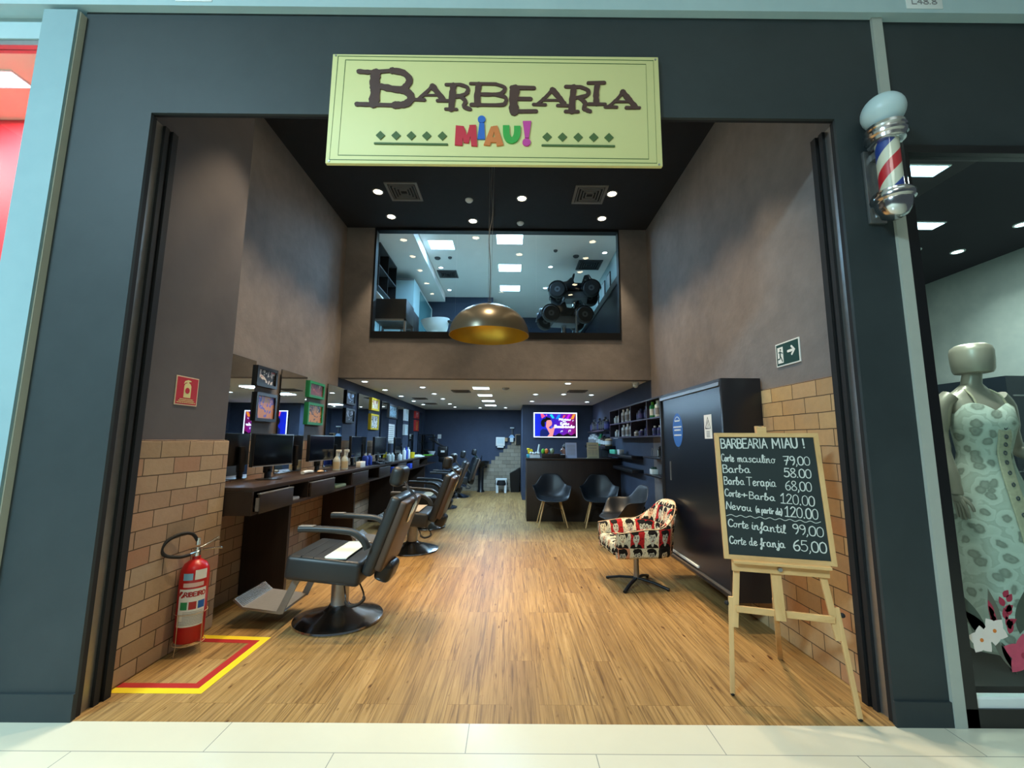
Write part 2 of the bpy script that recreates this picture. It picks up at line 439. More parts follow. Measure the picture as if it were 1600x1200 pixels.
# end walls
sbox('wall_back', M['navy'], -2.62, 2.17, 12.1, 12.25, 0, 2.24)
sbox('wall_partition', M['navy'], 0.28, 1.965, 10.3, 10.42, 0, 2.24)
sbox('wall_partition_side', M['navy'], 0.28, 0.38, 10.42, 12.1, 0, 2.24)
# stepped stone cladding on the back wall
pts = [(-1.32, 0.0)]
x, z = -1.32, 0.0
for i in range(14):
    z += 0.105; pts.append((x, z)); x += 0.112; pts.append((x, z))
pts[-1] = (0.28, z); pts.append((0.28, 0.0))
bm = nb(); prism(bm, pts, 0, 0.03, Matrix(((1, 0, 0, 0), (0, 0, -1, 12.1), (0, 1, 0, 0), (0, 0, 0, 1)))); struct('trim_14', bm, M['brick_b'])
# ceilings
sbox('ceiling_front', M['dark_ceiling'], -2.62, 2.17, 2.36, 5.92, 4.46, 4.7)
sbox('wall_front_inner', M['dark_ceiling'], -2.62, 2.17, 2.305, 2.36, 3.30, 4.7)
sbox('ceiling', M['white_ceiling'], -2.42, 1.965, 5.93, 12.1, 2.24, 2.32)
# mezzanine front wall with the big window
WY = 5.92
sbox('wall_mezzanine_below', M['taupe'], -2.42, 1.965, WY, WY+0.16, 2.232, 2.80)
sbox('wall_mezzanine_left', M['taupe'], -2.42, -2.005, WY, WY+0.16, 2.80, 4.46)
sbox('wall_mezzanine_right', M['taupe'], 1.56, 1.965, WY, WY+0.16, 2.80, 4.46)
bm = nb()
box(bm, -2.005, 1.56, WY-0.012, WY+0.1, 2.80, 2.90)
box(bm, -2.005, 1.56, WY-0.012, WY+0.1, 4.42, 4.46)
box(bm, -2.005, -1.98, WY-0.012, WY+0.1, 2.90, 4.42)
box(bm, 1.545, 1.56, WY-0.012, WY+0.1, 2.90, 4.42)
struct('window_1', bm, M['black'])
for i, (a, b) in enumerate(((-1.98, -0.812), (-0.806, 0.352), (0.358, 1.545))):
    sbox('window_1_pane_%d' % (i+1), M['glass'], a, b, WY+0.03, WY+0.038, 2.90, 4.42)
# mezzanine room
sbox('floor_mezzanine', M['tile'], -2.62, 1.98, WY+0.16, 11.3, 2.50, 2.62)
sbox('ceiling_mezzanine', M['white_ceiling'], -2.62, 1.98, WY+0.16, 11.3, 4.65, 4.75)
sbox('wall_mezzanine_header', M['taupe'], -2.62, 1.98, WY, WY+0.16, 4.46, 4.75)
sbox('ceiling_mezzanine_drop', M['white_ceiling'], -2.42, -1.50, WY+0.16, 9.3, 4.47, 4.65)
sbox('wall_mezzanine_side_left', M['white_wall'], -2.62, -2.42, WY+0.16, 11.3, 2.62, 4.65)
sbox('wall_mezzanine_side_right', M['white_wall'], 1.80, 1.98, WY+0.16, 11.3, 2.62, 4.65)
sbox('wall_mezzanine_back', M['navy'], -2.42, 1.80, 11.1, 11.3, 2.62, 4.65)
sbox('wall_mezzanine_back_left', M['navy'], -2.42, -0.43, 9.5, 9.62, 2.62, 4.65)
sbox('trim_15', M['black'], 1.74, 1.80, WY+0.16, 11.1, 3.97, 4.10)
sbox('trim_16', M['black_lam'], 1.76, 1.80, WY+0.16, 11.1, 2.62, 3.97)
# left neighbour: white pier, header, shop window, red interior
sbox('wall_pier_left', M['pier'], -2.80, -2.60, 2.235, 2.60, 0, 3.90)
sbox('wall_pier_left_side', solid('beige_edge', '#b9b9a8', 0.6), -2.60, -2.594, 2.25, FY, 0, 3.90)
sbox('wall_neighbour_left_header', M['white_wall'], -6.5, -2.80, 2.33, 2.42, 3.80, 3.94)
sbox('trim_17', M['steel'], -6.5, -2.80, 2.34, 2.40, 3.765, 3.80)
sbox('window_2_pane', M['glass_shop'], -6.5, -2.80, 2.37, 2.378, 0.1, 3.765)
sbox('trim_18', M['steel'], -6.5, -2.80, 2.33, 2.41, 0.0, 0.1)
sbox('floor_neighbour_left', M['tile'], -6.5, -2.62, 2.42, 3.2, -0.1, 0.0)
sbox('ceiling_neighbour_left', solid('peach_ceiling', '#e9cdb6', 0.8), -6.5, -2.62, 2.42, 3.3, 3.79, 3.86)
sbox('wall_neighbour_left', solid('red_wall', '#d2202e', 0.6, var=0.1, sc=1.5), -6.5, -2.62, 3.0, 3.1, 0, 3.79)
# right neighbour: white pier strip, black header, framed shop window
sbox('trim_19', solid('strip_paint', '#a9afa6', 0.6), 2.175, 2.235, 2.27, 2.5, 0, 3.94)
sbox('wall_neighbour_right_header', M['facade'], 2.235, 6.5, 2.30, 2.42, 3.10, 3.94)
bm = nb()
box(bm, 2.235, 2.30, 2.275, 2.35, 0, 3.10); box(bm, 2.30, 6.5, 2.275, 2.35, 3.05, 3.10); box(bm, 2.235, 6.5, 2.275, 2.35, 0.0, 0.085)
struct('window_3', bm, M['black'])
sbox('trim_20', M['white'], 2.30, 6.5, 2.285, 2.34, 0.085, 0.125)
sbox('window_3_pane', M['glass_shop'], 2.30, 6.5, 2.305, 2.313, 0.125, 3.05)
sbox('floor_neighbour_right', solid('dark_shop_floor', '#26302f', 0.3), 2.235, 6.5, 2.35, 5.6, -0.1, 0.02)
sbox('ceiling_neighbour_right', M['dark_ceiling'], 2.235, 6.5, 2.42, 5.6, 3.13, 3.2)
M['concrete'] = plaster('concrete', '#8f9a98', '#a5aeaa', 0.8, 0.15)
sbox('wall_neighbour_right', M['concrete'], 4.6, 4.75, 2.42, 5.6, 0, 3.13)
sbox('wall_neighbour_right_back', M['concrete'], 2.235, 4.6, 5.5, 5.6, 0, 3.13)
sbox('wall_neighbour_right_inner', M['concrete'], 2.19, 2.235, 2.5, 5.6, 0, 3.13)

# ------------------------------------------------------------------ lamps of the shop
def downlight(name, x, y, z, mat, label, group, r=0.055, power=0, color=WARM, angle=80, blend=0.6):
    e = empty(name, (x, y, z), label, 'light', group=group)
    bm = nb(); lathe(bm, [(r*0.86, 0.0), (r*0.9, -0.006), (r*1.15, -0.006), (r*1.2, 0.0)], 20, cap=False); link('trim_ring', bm, M['white'] if z < 4.4 else M['grey'], e)
    bm = nb(); lathe(bm, [(r*0.86, -0.001), (r*0.6, -0.004), (0.0001, -0.006)], 20); link('lamp_lens', bm, mat, e)
    if power: spot('downlight_beam', (0, 0, -0.02), power, color, angle, blend, 0.045, e)
    return e
rows = {5.60: 'in the row nearest the upper window', 5.00: 'in the second row from the upper window', 4.40: 'in the third row from the upper window', 3.76: 'in the fourth row from the upper window', 3.16: 'in the row nearest the entrance'}
for y, rw in rows.items():
    for x, side in ((-1.69, 'left'), (1.25, 'right')):
        downlight('downlight', x, y, 4.46, M['dl_warm'], 'warm %s-hand ceiling downlight %s' % (side, rw), 'warm downlights in the dark front ceiling', 0.06, 150, WARM, 64, 0.55)
downlight('downlight', -0.56, 5.70, 4.46, M['dl_warm'], 'warm round downlight in the dark ceiling, left of the pendant cable', 'warm downlights in the dark front ceiling', 0.06, 100, WARM, 64, 0.55)
downlight('downlight', 0.12, 5.12, 4.46, M['dl_warm'], 'warm round downlight in the dark ceiling, right of the pendant cable', 'warm downlights in the dark front ceiling', 0.06, 150, WARM, 64, 0.55)
downlight('downlight', -0.22, 3.30, 4.46, M['dl_warm'], 'warm round downlight in the dark ceiling, centred behind the sign board', 'warm downlights in the dark front ceiling', 0.06, 190, WARM, 84, 0.6)
# ceiling of the rear room
bl = [(-1.46, 7.0), (-1.44, 7.97), (-1.43, 8.95), (-1.46, 10.19), (-1.46, 11.16), (-2.2, 6.36), (-2.2, 7.41), (-2.19, 8.48), (-2.17, 9.5), (-2.15, 10.44), (-0.82, 11.31), (-0.14, 11.25), (0.86, 6.39), (0.46, 7.94), (0.98, 7.9), (1.51, 7.97), (0.46, 9.36), (1.68, 9.41)]
for i, (x, y) in enumerate(bl):
    if x < -2: lb = 'small cool downlight close to the left wall above the mirrors, %s from the front' % ['first', 'second', 'third', 'fourth', 'fifth'][i-5]
    elif x < -1.3: lb = 'small cool downlight in the row over the barber chairs, %s from the front' % ['first', 'second', 'third', 'fourth', 'fifth'][i]
    elif i in (10, 11): lb = 'small cool downlight close to the navy back wall, %s one' % ('left' if i == 10 else 'right')
    else: lb = 'small cool ceiling downlight over the reception, ' + {12: 'nearest the front', 13: 'left of the middle three', 14: 'middle of three', 15: 'right of the middle three', 16: 'above the left of the screen', 17: 'by the right wall before the screen'}[i]
    downlight('downlight', x, y, 2.24, M['dl_cool'], lb, 'cool downlights in the rear ceiling', 0.05, 10 if x < -2 else 10, COOL, 135, 0.7)
def panel(x, y, z, w, d, mat, label, group, power, color):
    e = empty('led_panel', (x, y, z), label, 'ceiling light', group=group)
    bm = nb(); box(bm, -w/2-.012, w/2+.012, -d/2-.012, d/2+.012, -0.008, 0); link('panel_frame', bm, M['white'], e)
    bm = nb(); box(bm, -w/2, w/2, -d/2, d/2, -0.011, -0.0081); link('diffuser', bm, mat, e)
    if power:
        l = area('panel_light', (0, 0, -0.02), (w, d), power, color); l.parent = e
    return e
for i, y in enumerate((7.03, 8.12, 9.3, 10.47)):
    panel(-0.495, y, 2.24, 0.26, 0.26, M['panel_cool'], 'square cool light panel in the rear ceiling, %s from the front' % ['first', 'second', 'third', 'fourth'][i], 'square light panels in the rear ceiling', 32, COOL)
for i, y in enumerate((6.62, 7.78, 8.88)):
    panel(-0.04, y, 4.65, 0.42, 0.32, M['panel_mezz'], 'bright square light panel in the middle of the mezzanine ceiling, %s from the glass' % ['first', 'second', 'third'][i], 'light panels in the mezzanine ceiling', 24, (0.33, 0.66, 1.0))
panel(-1.19, 6.84, 4.65, 0.40, 0.32, M['panel_mezz'], 'bright square light panel left of the middle row behind the mezzanine glass', 'light panels in the mezzanine ceiling', 24, (0.33, 0.66, 1.0))
for i, (x, y) in enumerate(((0.735, 6.38), (1.62, 7.10), (0.73, 7.73), (0.72, 8.86), (1.59, 8.33), (-1.36, 7.81), (-1.37, 9.03), (1.7, 9.6))):
    downlight('downlight', x, y, 4.65, M['dl_cool'], 'small blue-white downlight in the mezzanine ceiling, ' + ['right of centre against the glass', 'nearest the right wall', 'second row right of centre', 'third row right of centre', 'second along the right wall', 'left side before the vent', 'left side beyond the vent', 'far end of the right wall'][i], 'cool downlights in the mezzanine ceiling', 0.045)

def vent(x, y, z, s, label, group, mat):
    e = empty('air_vent', (x, y, z), label, 'air vent', group=group)
    bm = nb()
    for a, b, c, d in ((-s, s, -s, -s+.03), (-s, s, s-.03, s), (-s, -s+.03, -s+.03, s-.03), (s-.03, s, -s+.03, s-.03)): box(bm, a, b, c, d, -0.012, 0)
    link('frame', bm, mat, e)
    bm = nb(); box(bm, -s+.03, s-.03, -s+.03, s-.03, -0.001, 0.0); link('backing', bm, M['matte_black'], e)
    bm = nb()
    for k in range(4):
        q = s-.045-k*(s-.05)/4.2; t = 0.008
        if q < 0.03: break
        for a, b, c, d in ((-q, q, -q, -q+t), (-q, q, q-t, q), (-q, -q+t, -q+t, q-t), (q-t, q, -q+t, q-t)): box(bm, a, b, c, d, -0.02, -0.004)
    link('louvre', bm, mat, e)
    return e
M['vent_grey'] = solid('vent_grey', '#6e6a66', 0.6)
vent(-1.36, 4.99, 4.46, 0.20, 'grey square air vent in the dark ceiling on the left', 'vents in the dark ceiling', M['vent_grey'])
vent(0.97, 5.02, 4.46, 0.20, 'grey square air vent in the dark ceiling on the right', 'vents in the dark ceiling', M['vent_grey'])
vent(-0.88, 7.5, 2.24, 0.16, 'grey air vent in the rear ceiling left of the light panels', 'vents in the rear ceiling', M['vent_grey'])
vent(1.15, 7.37, 2.24, 0.16, 'grey air vent in the rear ceiling above the reception desk', 'vents in the rear ceiling', M['vent_grey'])
vent(-1.9, 8.9, 2.24, 0.14, 'grey air vent in the rear ceiling near the left mirrors, nearer one', 'vents in the rear ceiling', M['vent_grey'])
vent(-1.9, 10.1, 2.24, 0.14, 'grey air vent in the rear ceiling near the left mirrors, farther one', 'vents in the rear ceiling', M['vent_grey'])
vent(-1.27, 8.12, 4.65, 0.19, 'dark air vent in the mezzanine ceiling on the left', 'vents in the mezzanine ceiling', M['dgrey'])
vent(1.44, 7.62, 4.65, 0.22, 'dark air vent in the mezzanine ceiling on the right', 'vents in the mezzanine ceiling', M['dgrey'])
def sensor(name, x, y, z, label, cat, mat, r=0.045):
    bm = nb(); lathe(bm, [(r, 0), (r, -0.012), (r*.7, -0.03), (r*.35, -0.036), (0, -0.036)], 18)
    o = link(name, bm, mat); o.location = (x, y, z); return tag(o, label, cat)
sensor('sprinkler', -0.561, 5.16, 4.46, 'white round sprinkler cap in the dark ceiling, left of the pendant cable', 'sprinkler', M['pale'], 0.05)
sensor('sprinkler', 0.114, 5.74, 4.46, 'white round sprinkler cap in the dark ceiling, close to the upper window', 'sprinkler', M['pale'], 0.05)
sensor('smoke_detector', -0.09, 7.0, 2.24, 'round smoke detector in the rear ceiling right of the light panels', 'smoke detector', M['grey'], 0.06)
sensor('smoke_detector', -1.35, 7.37, 4.65, 'smoke detector in the mezzanine ceiling on the left', 'smoke detector', M['dgrey'], 0.055)
sensor('sprinkler', -1.12, 7.34, 4.65, 'sprinkler in the mezzanine ceiling left of the middle panels', 'sprinkler', M['dgrey'], 0.035)
sensor('sprinkler', 0.752, 7.02, 4.65, 'sprinkler in the mezzanine ceiling right of the middle panels', 'sprinkler', M['dgrey'], 0.035)
sensor('smoke_detector', 1.14, 7.24, 4.65, 'smoke detector in the mezzanine ceiling before the right vent', 'smoke detector', M['dgrey'], 0.055)
e = empty('security_camera', (1.84, 6.25, 2.24), 'white dome camera at the edge of the rear ceiling by the right wall', 'camera')
bm = nb(); lathe(bm, [(0.05, 0), (0.05, -0.02), (0.042, -0.03)], 18); link('mount', bm, M['white'], e)
bm = nb(); ball(bm, (0, 0, -0.04), 0.04); link('dome', bm, M['white'], e)
# ------------------------------------------------------------------ stroke lettering
G = {
 'A': '0,0 .3,1;.3,1 .6,0;.12,.36 .48,.36', 'B': '.02,0 .02,1;.02,1 .36,.97 .46,.77 .34,.56 .04,.53;.04,.53 .42,.5 .54,.27 .38,.03 .02,0',
 'C': '.56,.85 .38,1 .12,.9 0,.5 .12,.1 .36,0 .58,.14', 'D': '.02,0 .02,1;.02,1 .4,.92 .56,.5 .4,.08 .02,0', 'E': '.5,1 .02,1;.02,1 .02,0;.02,0 .52,0;.02,.52 .42,.52',
 'I': '.1,0 .1,1', 'M': '0,0 .06,1;.06,1 .36,.3;.36,.3 .66,1;.66,1 .72,0', 'N': '0,0 .04,1;.04,1 .5,.02;.5,.02 .54,1', 'O': '.3,1 .08,.85 0,.5 .08,.15 .3,0 .52,.15 .6,.5 .52,.85 .3,1',
 'P': '.02,0 .02,1;.02,1 .4,.96 .5,.74 .38,.5 .02,.47', 'R': '.02,0 .02,1;.02,1 .4,.96 .5,.76 .36,.54 .02,.5;.25,.5 .56,0', 'S': '.5,.86 .3,1 .06,.86 .12,.6 .42,.46 .5,.2 .28,0 .02,.12',
 'T': '0,1 .7,1;.35,1 .33,0', 'U': '0,1 .02,.3 .16,.02 .38,.02 .52,.3 .54,1', 'V': '0,1 .28,0;.28,0 .56,1', 'L': '.02,1 .02,0;.02,0 .46,0', 'Q': '.3,1 .08,.85 0,.5 .08,.15 .3,0 .52,.15 .6,.5 .52,.85 .3,1;.36,.25 .62,-.06',
 'G': '.56,.85 .38,1 .12,.9 0,.5 .12,.1 .36,0 .56,.14 .57,.45 .36,.45', '!': '.1,1 .1,.3;.1,.06 .1,.0', ',': '.08,.08 .1,-.02 .02,-.18', '.': '.06,.06 .07,.0', '+': '0,.42 .44,.42;.22,.64 .22,.2', '(': '.2,1 .04,.6 .06,.2 .22,-.15', ')': '0,1 .16,.6 .14,.2 0,-.15', '-': '0,.4 .4,.4',
 '0': '.26,1 .06,.85 0,.5 .06,.12 .25,0 .44,.12 .5,.5 .44,.86 .26,1', '1': '.02,.75 .24,1;.24,1 .22,0;.02,0 .42,0', '2': '.04,.8 .2,1 .42,.9 .42,.66 .02,.02;.02,.02 .5,.03', '3': '.04,.9 .24,1 .42,.82 .2,.55;.2,.55 .46,.4 .42,.1 .2,0 .02,.12', '4': '.36,0 .36,1;.36,1 0,.32;0,.32 .5,.32',
 '5': '.46,1 .08,1;.08,1 .05,.58;.05,.58 .3,.66 .48,.42 .4,.1 .18,0 .0,.1', '6': '.42,1 .14,.75 .02,.34 .14,.02 .36,.02 .48,.28 .34,.52 .1,.42', '7': '0,.98 .5,1;.5,1 .2,0;.1,.5 .46,.54', '8': '.26,.54 .06,.76 .16,1 .38,.98 .44,.76 .26,.54 .04,.28 .12,.02 .4,.02 .5,.28 .26,.54', '9': '.44,.74 .3,1 .06,.9 .06,.62 .3,.54 .44,.74 .42,.3 .26,0',
 'a': '.4,.48 .22,.58 .04,.4 .06,.1 .24,.02 .4,.2 .4,.5;.4,.5 .42,.1 .56,.04', 'b': '0,.1 .12,.5 .2,.92 .14,1 .06,.85 .06,.1 .2,.0 .38,.12 .36,.42 .2,.52 .08,.36;.38,.3 .52,.34', 'c': '.38,.46 .22,.56 .04,.38 .06,.1 .24,0 .44,.1', 'd': '.36,.46 .2,.54 .04,.34 .08,.06 .26,.02 .38,.2;.4,1 .36,.16 .52,.0', 'e': '.04,.26 .3,.32 .34,.5 .18,.56 .03,.34 .08,.06 .26,0 .44,.12',
 'f': '.0,.2 .2,.6 .28,.95 .2,1.02 .14,.8 .16,.2 .14,-.3 .04,-.38 .02,-.22 .3,.16', 'g': '.38,.46 .2,.56 .04,.38 .08,.12 .28,.12 .38,.4;.4,.54 .36,-.2 .2,-.36 .04,-.24', 'i': '.08,.54 .08,.12 .22,.02;.1,.78 .11,.82', 'j': '.2,.54 .18,-.2 .06,-.36 -.06,-.24 .3,.1;.22,.78 .23,.82', 'l': '.02,.1 .18,.6 .2,.94 .12,1 .07,.8 .08,.1 .24,.02', 'm': '.02,.5 .06,.0;.06,.3 .2,.55 .26,.4 .26,0;.26,.3 .4,.55 .48,.4 .48,.08 .6,.02', 'n': '.02,.5 .06,.0;.06,.3 .22,.55 .32,.42 .32,.08 .46,.02',
 'o': '.2,.54 .04,.4 .05,.1 .2,0 .36,.12 .36,.42 .2,.54;.3,.5 .48,.48', 'p': '.04,.5 .08,-.4;.06,.3 .22,.56 .38,.44 .36,.12 .2,.0 .08,.1', 'q': '.38,.46 .2,.54 .04,.34 .08,.06 .26,.02 .38,.3;.4,.54 .38,-.4', 'r': '.02,.5 .08,.02;.08,.34 .2,.54 .36,.5', 's': '.36,.46 .2,.56 .08,.42 .3,.22 .24,.02 .02,.06', 't': '.16,.9 .12,.14 .26,.02 .38,.1;.0,.6 .34,.64', 'u': '.04,.54 .04,.14 .18,.02 .34,.2 .36,.54;.36,.54 .38,.1 .5,.02', 'v': '.02,.54 .2,.0;.2,0 .38,.54 .5,.5',
}
ADV = {' ': .35, '!': .3, ',': .22, '.': .24, 'I': .3, 'i': .26, 'l': .26, '(': .3, ')': .3, 'm': .66, 'M': .9, 'j': .34, 'f': .32, 't': .4}
def text_strokes(s):
    x = 0.0; out = []
    acc = {'ú': ('u', '.2,.7 .3,.9'), 'ã': ('a', '.06,.74 .16,.84 .26,.74 .36,.84')}
    for ch in s:
        extra = None
        if ch in acc: ch, extra = acc[ch]
        g = G.get(ch)
        mx = 0.3
        if g:
            for st in (g + (';'+extra if extra else '')).split(';'):
                pts = [tuple(map(float, q.split(','))) for q in st.split()]
                mx = max(mx, max(p[0] for p in pts)) if ch not in ADV else mx
                out.append([(p[0]+x, p[1]) for p in pts])
        x += ADV.get(ch, mx+0.1)
    return out, x
def letter(bm, s, x0, y0, x1, y1, h, w, z0, z1, T, k=3, jit=0.0):
    """handwriting from (x0,y0) to (x1,y1) in the plane of T"""
    st, L = text_strokes(s)
    d = Vector((x1-x0, y1-y0)); sx = d.length/max(L-0.08, .1); d.normalize(); q = Vector((-d.y, d.x))
    for p in st:
        pp = [(a*sx, b*h) for a, b in p]
        if len(pp) > 2: pp = [(v.x, v.y) for v in smooth_path([(a, b, 0) for a, b in pp], k)]
        ribbon(bm, [(x0+a*d.x+b*q.x, y0+a*d.y+b*q.y) for a, b in pp], w*(1+random.uniform(-jit, jit)), z0, z1, T)
def greek(bm, x0, x1, y, w, T, z0=0.0, z1=0.0012):
    """line of unreadably small print: a row of short dashes"""
    x = x0
    while x < x1-1e-4:
        l = min(random.uniform(.06, .16)*(x1-x0), x1-x)
        ribbon(bm, [(x, y), (x+l*.8, y)], w, z0, z1, T, False); x += l
def wall_T(o, ux, uy):
    """plane with origin o, x axis ux, y axis uy, z = ux x uy (towards the viewer)"""
    ux, uy, o = Vector(ux), Vector(uy), Vector(o); n = ux.cross(uy)
    return Matrix(((ux.x, uy.x, n.x, o.x), (ux.y, uy.y, n.y, o.y), (ux.z, uy.z, n.z, o.z), (0, 0, 0, 1)))
FRONT = ((1, 0, 0), (0, 0, 1))
# ------------------------------------------------------------------ shop sign
sg = empty('shop_sign', (-0.107, FY-0.015, 2.94), 'large cream shop sign with brown lettering above the entrance', 'sign')
bm = nb(); box(bm, -0.968, 0.968, -0.012, 0.012, 0, 0.703, bev=0.003); link('board', bm, M['cream'], sg)
T = wall_T((0, -0.012, 0), *FRONT)
def sg_xy(px, py):
    v = (py-60)/497; l = 68-30*v; r = 1525+27*v
    return ((px-l)/(r-l)*1.936-0.968, 0.703*(1-v))
bm = nb()
for q in ([(92, 70), (1503, 77), (1525, 545), (57, 542)], [(125, 88), (1470, 95), (1488, 527), (95, 522)]):
    p = [sg_xy(*a) for a in q]; ribbon(bm, p+[p[0]], 0.0035, 0, 0.0015, T)
link('frame_line', bm, M['olive'], sg)
LET = {'B': [([(262, 150), (256, 200), (260, 240), (252, 292)], 46), ([(185, 143), (240, 146), (335, 138)], 20), ([(335, 138), (385, 148), (412, 178), (398, 210), (365, 226), (285, 212)], 30), ([(365, 226), (408, 240), (420, 268), (395, 292), (350, 297)], 32), ([(178, 294), (260, 296), (360, 298)], 20)],
 'A': [([(515, 208), (490, 235), (452, 270)], 15), ([(515, 208), (540, 240), (566, 272)], 26), ([(478, 250), (548, 250)], 10), ([(426, 271), (480, 272)], 14), ([(538, 275), (586, 275)], 14)],
 'R': [([(608, 205), (604, 260), (600, 312)], 28), ([(576, 201), (640, 200)], 16), ([(640, 201), (672, 214), (668, 240), (640, 252), (608, 256)], 18), ([(640, 254), (664, 276), (656, 300), (685, 313)], 18), ([(575, 313), (625, 314)], 14)],
 'B2': [([(722, 200), (716, 245), (717, 290)], 26), ([(685, 195), (800, 196)], 14), ([(800, 197), (838, 212), (828, 236), (790, 244), (725, 244)], 16), ([(790, 244), (840, 256), (843, 280), (820, 292), (690, 292)], 16)],
 'E': [([(886, 215), (878, 265), (882, 322)], 40), ([(870, 212), (970, 213)], 18), ([(890, 263), (955, 263)], 17), ([(870, 321), (980, 319)], 20)],
 'A3': [([(1052, 220), (1020, 256), (988, 286)], 15), ([(1052, 220), (1080, 252), (1106, 288)], 26), ([(1012, 268), (1088, 268)], 10), ([(968, 288), (1022, 289)], 14), ([(1076, 292), (1122, 292)], 14)],
 'R2': [([(1148, 208), (1142, 262), (1140, 318)], 28), ([(1112, 205), (1180, 206)], 16), ([(1180, 207), (1212, 222), (1204, 246), (1150, 257)], 17), ([(1175, 258), (1200, 280), (1194, 304), (1222, 317)], 18), ([(1112, 319), (1168, 319)], 14)],
 'I': [([(1254, 190), (1248, 235), (1250, 282)], 26), ([(1212, 187), (1284, 185)], 16), ([(1215, 284), (1290, 284)], 15)],
 'A4': [([(1368, 228), (1340, 262), (1306, 294)], 14), ([(1368, 228), (1398, 264), (1426, 296)], 25), ([(1332, 272), (1408, 272)], 10), ([(1290, 296), (1342, 297)], 14), ([(1384, 299), (1444, 299)], 14)]}
SX = 1.936/1470
for nm, strokes in LET.items():
    bm = nb()
    for pts, w in strokes:
        p = [sg_xy(*a) for a in pts]
        if len(p) > 2: p = [(v.x, v.y) for v in smooth_path([(a, b, 0) for a, b in p], 5)]
        ribbon(bm, p, [w*SX*random.uniform(0.86, 1.14) for _ in p], 0, 0.006, T)
    link('letter', bm, M['brown_ink'], sg)
def poly_letter(shapes, mat):
    bm = nb(); dz = 0
    for s in shapes:
        dz += 1e-4
        if s[0] == 'p': prism(bm, [sg_xy(*a) for a in s[1]][::-1], 0, 0.008+dz, T)
        elif s[0] == 'c': cx, cy = sg_xy(*s[1]); prism(bm, disc_poly(cx, cy, s[2]*SX), 0, 0.008+dz, T)
        else:
            p = [sg_xy(*a) for a in s[1]]
            if len(p) > 2: p = [(v.x, v.y) for v in smooth_path([(a, b, 0) for a, b in p], 5)]
            ribbon(bm, p, s[2]*SX, 0, 0.008, T, False)
    o = link('letter', bm, mat, sg)
poly_letter([('p', [(622, 388), (655, 392), (652, 477), (618, 475)]), ('p', [(682, 386), (712, 385), (719, 480), (692, 478)]), ('p', [(640, 390), (658, 392), (672, 432), (684, 388), (700, 386), (680, 466), (658, 464)])], M['lred'])
poly_letter([('c', (737, 359), 17), ('p', [(727, 376), (749, 376), (753, 448), (719, 448)])], M['lblue'])
poly_letter([('p', [(779, 392), (800, 390), (776, 476), (747, 474)]), ('p', [(788, 390), (808, 388), (836, 473), (806, 478)]), ('p', [(774, 440), (812, 440), (814, 462), (770, 462)])], M['lorange'])
poly_letter([('s', [(847, 386), (849, 425), (862, 450), (884, 448), (896, 425), (897, 388)], 29)], M['lgreen'])
poly_letter([('p', [(921, 366), (959, 365), (949, 441), (932, 441)]), ('c', (939, 460), 18)], M['lpink'])
for cx in (285, 355, 423, 492, 562, 1031, 1100, 1170, 1240, 1308):
    bm = nb(); prism(bm, [sg_xy(cx+a, 434+b) for a, b in ((0, 20), (21, 0), (0, -20), (-21, 0))], 0, 0.005, T); link('diamond', bm, M['olive'], sg)
for a, b in (((260, 470), (584, 472)), ((1010, 472), (1332, 473))):
    bm = nb(); ribbon(bm, [sg_xy(*a), sg_xy(*b)], 0.011, 0, 0.005, T); link('underline', bm, M['olive'], sg)
bm = nb()
for px, py in ((82, 68), (1512, 73), (55, 548), (1535, 551)): cx, cy = sg_xy(px, py); prism(bm, disc_poly(cx, cy, 0.006, 10), 0, 0.003, T)
link('screw_head', bm, M['steel'], sg)
# store number plates on the bulkhead
for x, s, lb in ((-1.92, 'L48.1', 'small white store number plate on the bulkhead at the left'), (2.47, 'L48.8', 'small white store number plate on the bulkhead at the right')):
    e = empty('number_plate', (x, 2.24, 3.995), lb, 'plate'); bm = nb(); box(bm, -0.11, 0.11, -0.004, 0, -0.03, 0.06, bev=0.002); link('plate', bm, M['white'], e)
    bm = nb(); letter(bm, s, -0.075, 0.0, 0.075, 0.0, 0.035, 0.006, 0, 0.001, wall_T((0, -0.004, 0), *FRONT)); link('lettering', bm, M['grey'], e)

# ------------------------------------------------------------------ barber pole
def pole_mat():
    k = NT('barber_stripes'); k.prm(0.35)
    tc = k.n('ShaderNodeTexCoord'); sp = k.n('ShaderNodeSeparateXYZ'); k.t.links.new(tc.outputs['Object'], sp.inputs[0])
    an = k.math('DIVIDE', k.math('ARCTAN2', sp.outputs[1], sp.outputs[0]), 2*PI)
    f = k.math('FRACT', k.math('ADD', k.math('SUBTRACT', k.math('MULTIPLY', sp.outputs[2], 3.05), k.math('MULTIPLY', an, 1.0)), 3.12))
    c = k.ramp(f, [(0, lin('#d8d6c0')), (0.22, lin('#c3202c')), (0.47, lin('#d8d6c0')), (0.72, lin('#23408f')), (0.97, lin('#d8d6c0'))], 'CONSTANT')
    k.base(c); return k.m
bp = empty('barber_pole', (2.075, 2.167, 2.578), 'barber pole with red, white and blue stripes and white globe on the right pier', 'barber pole'); bp.scale = (0.86, 0.86, 1)
bm = nb(); box(bm, -0.055, 0.055, 0.115, 0.137, 0.03, 0.47, bev=0.003); box(bm, -0.02, 0.02, 0.04, 0.12, 0.06, 0.10); box(bm, -0.02, 0.02, 0.04, 0.12, 0.40, 0.44); link('wall_bracket', bm, M['steel'], bp)
bm = nb(); lathe(bm, [(0.0, 0.0), (0.03, 0.002), (0.068, 0.02), (0.09, 0.055), (0.098, 0.085), (0.098, 0.095), (0.112, 0.105), (0.116, 0.12), (0.112, 0.135), (0.1, 0.14), (0.1, 0.15), (0.085, 0.158), (0.0, 0.158)], 36); link('lower_cap', bm, M['chrome'], bp)
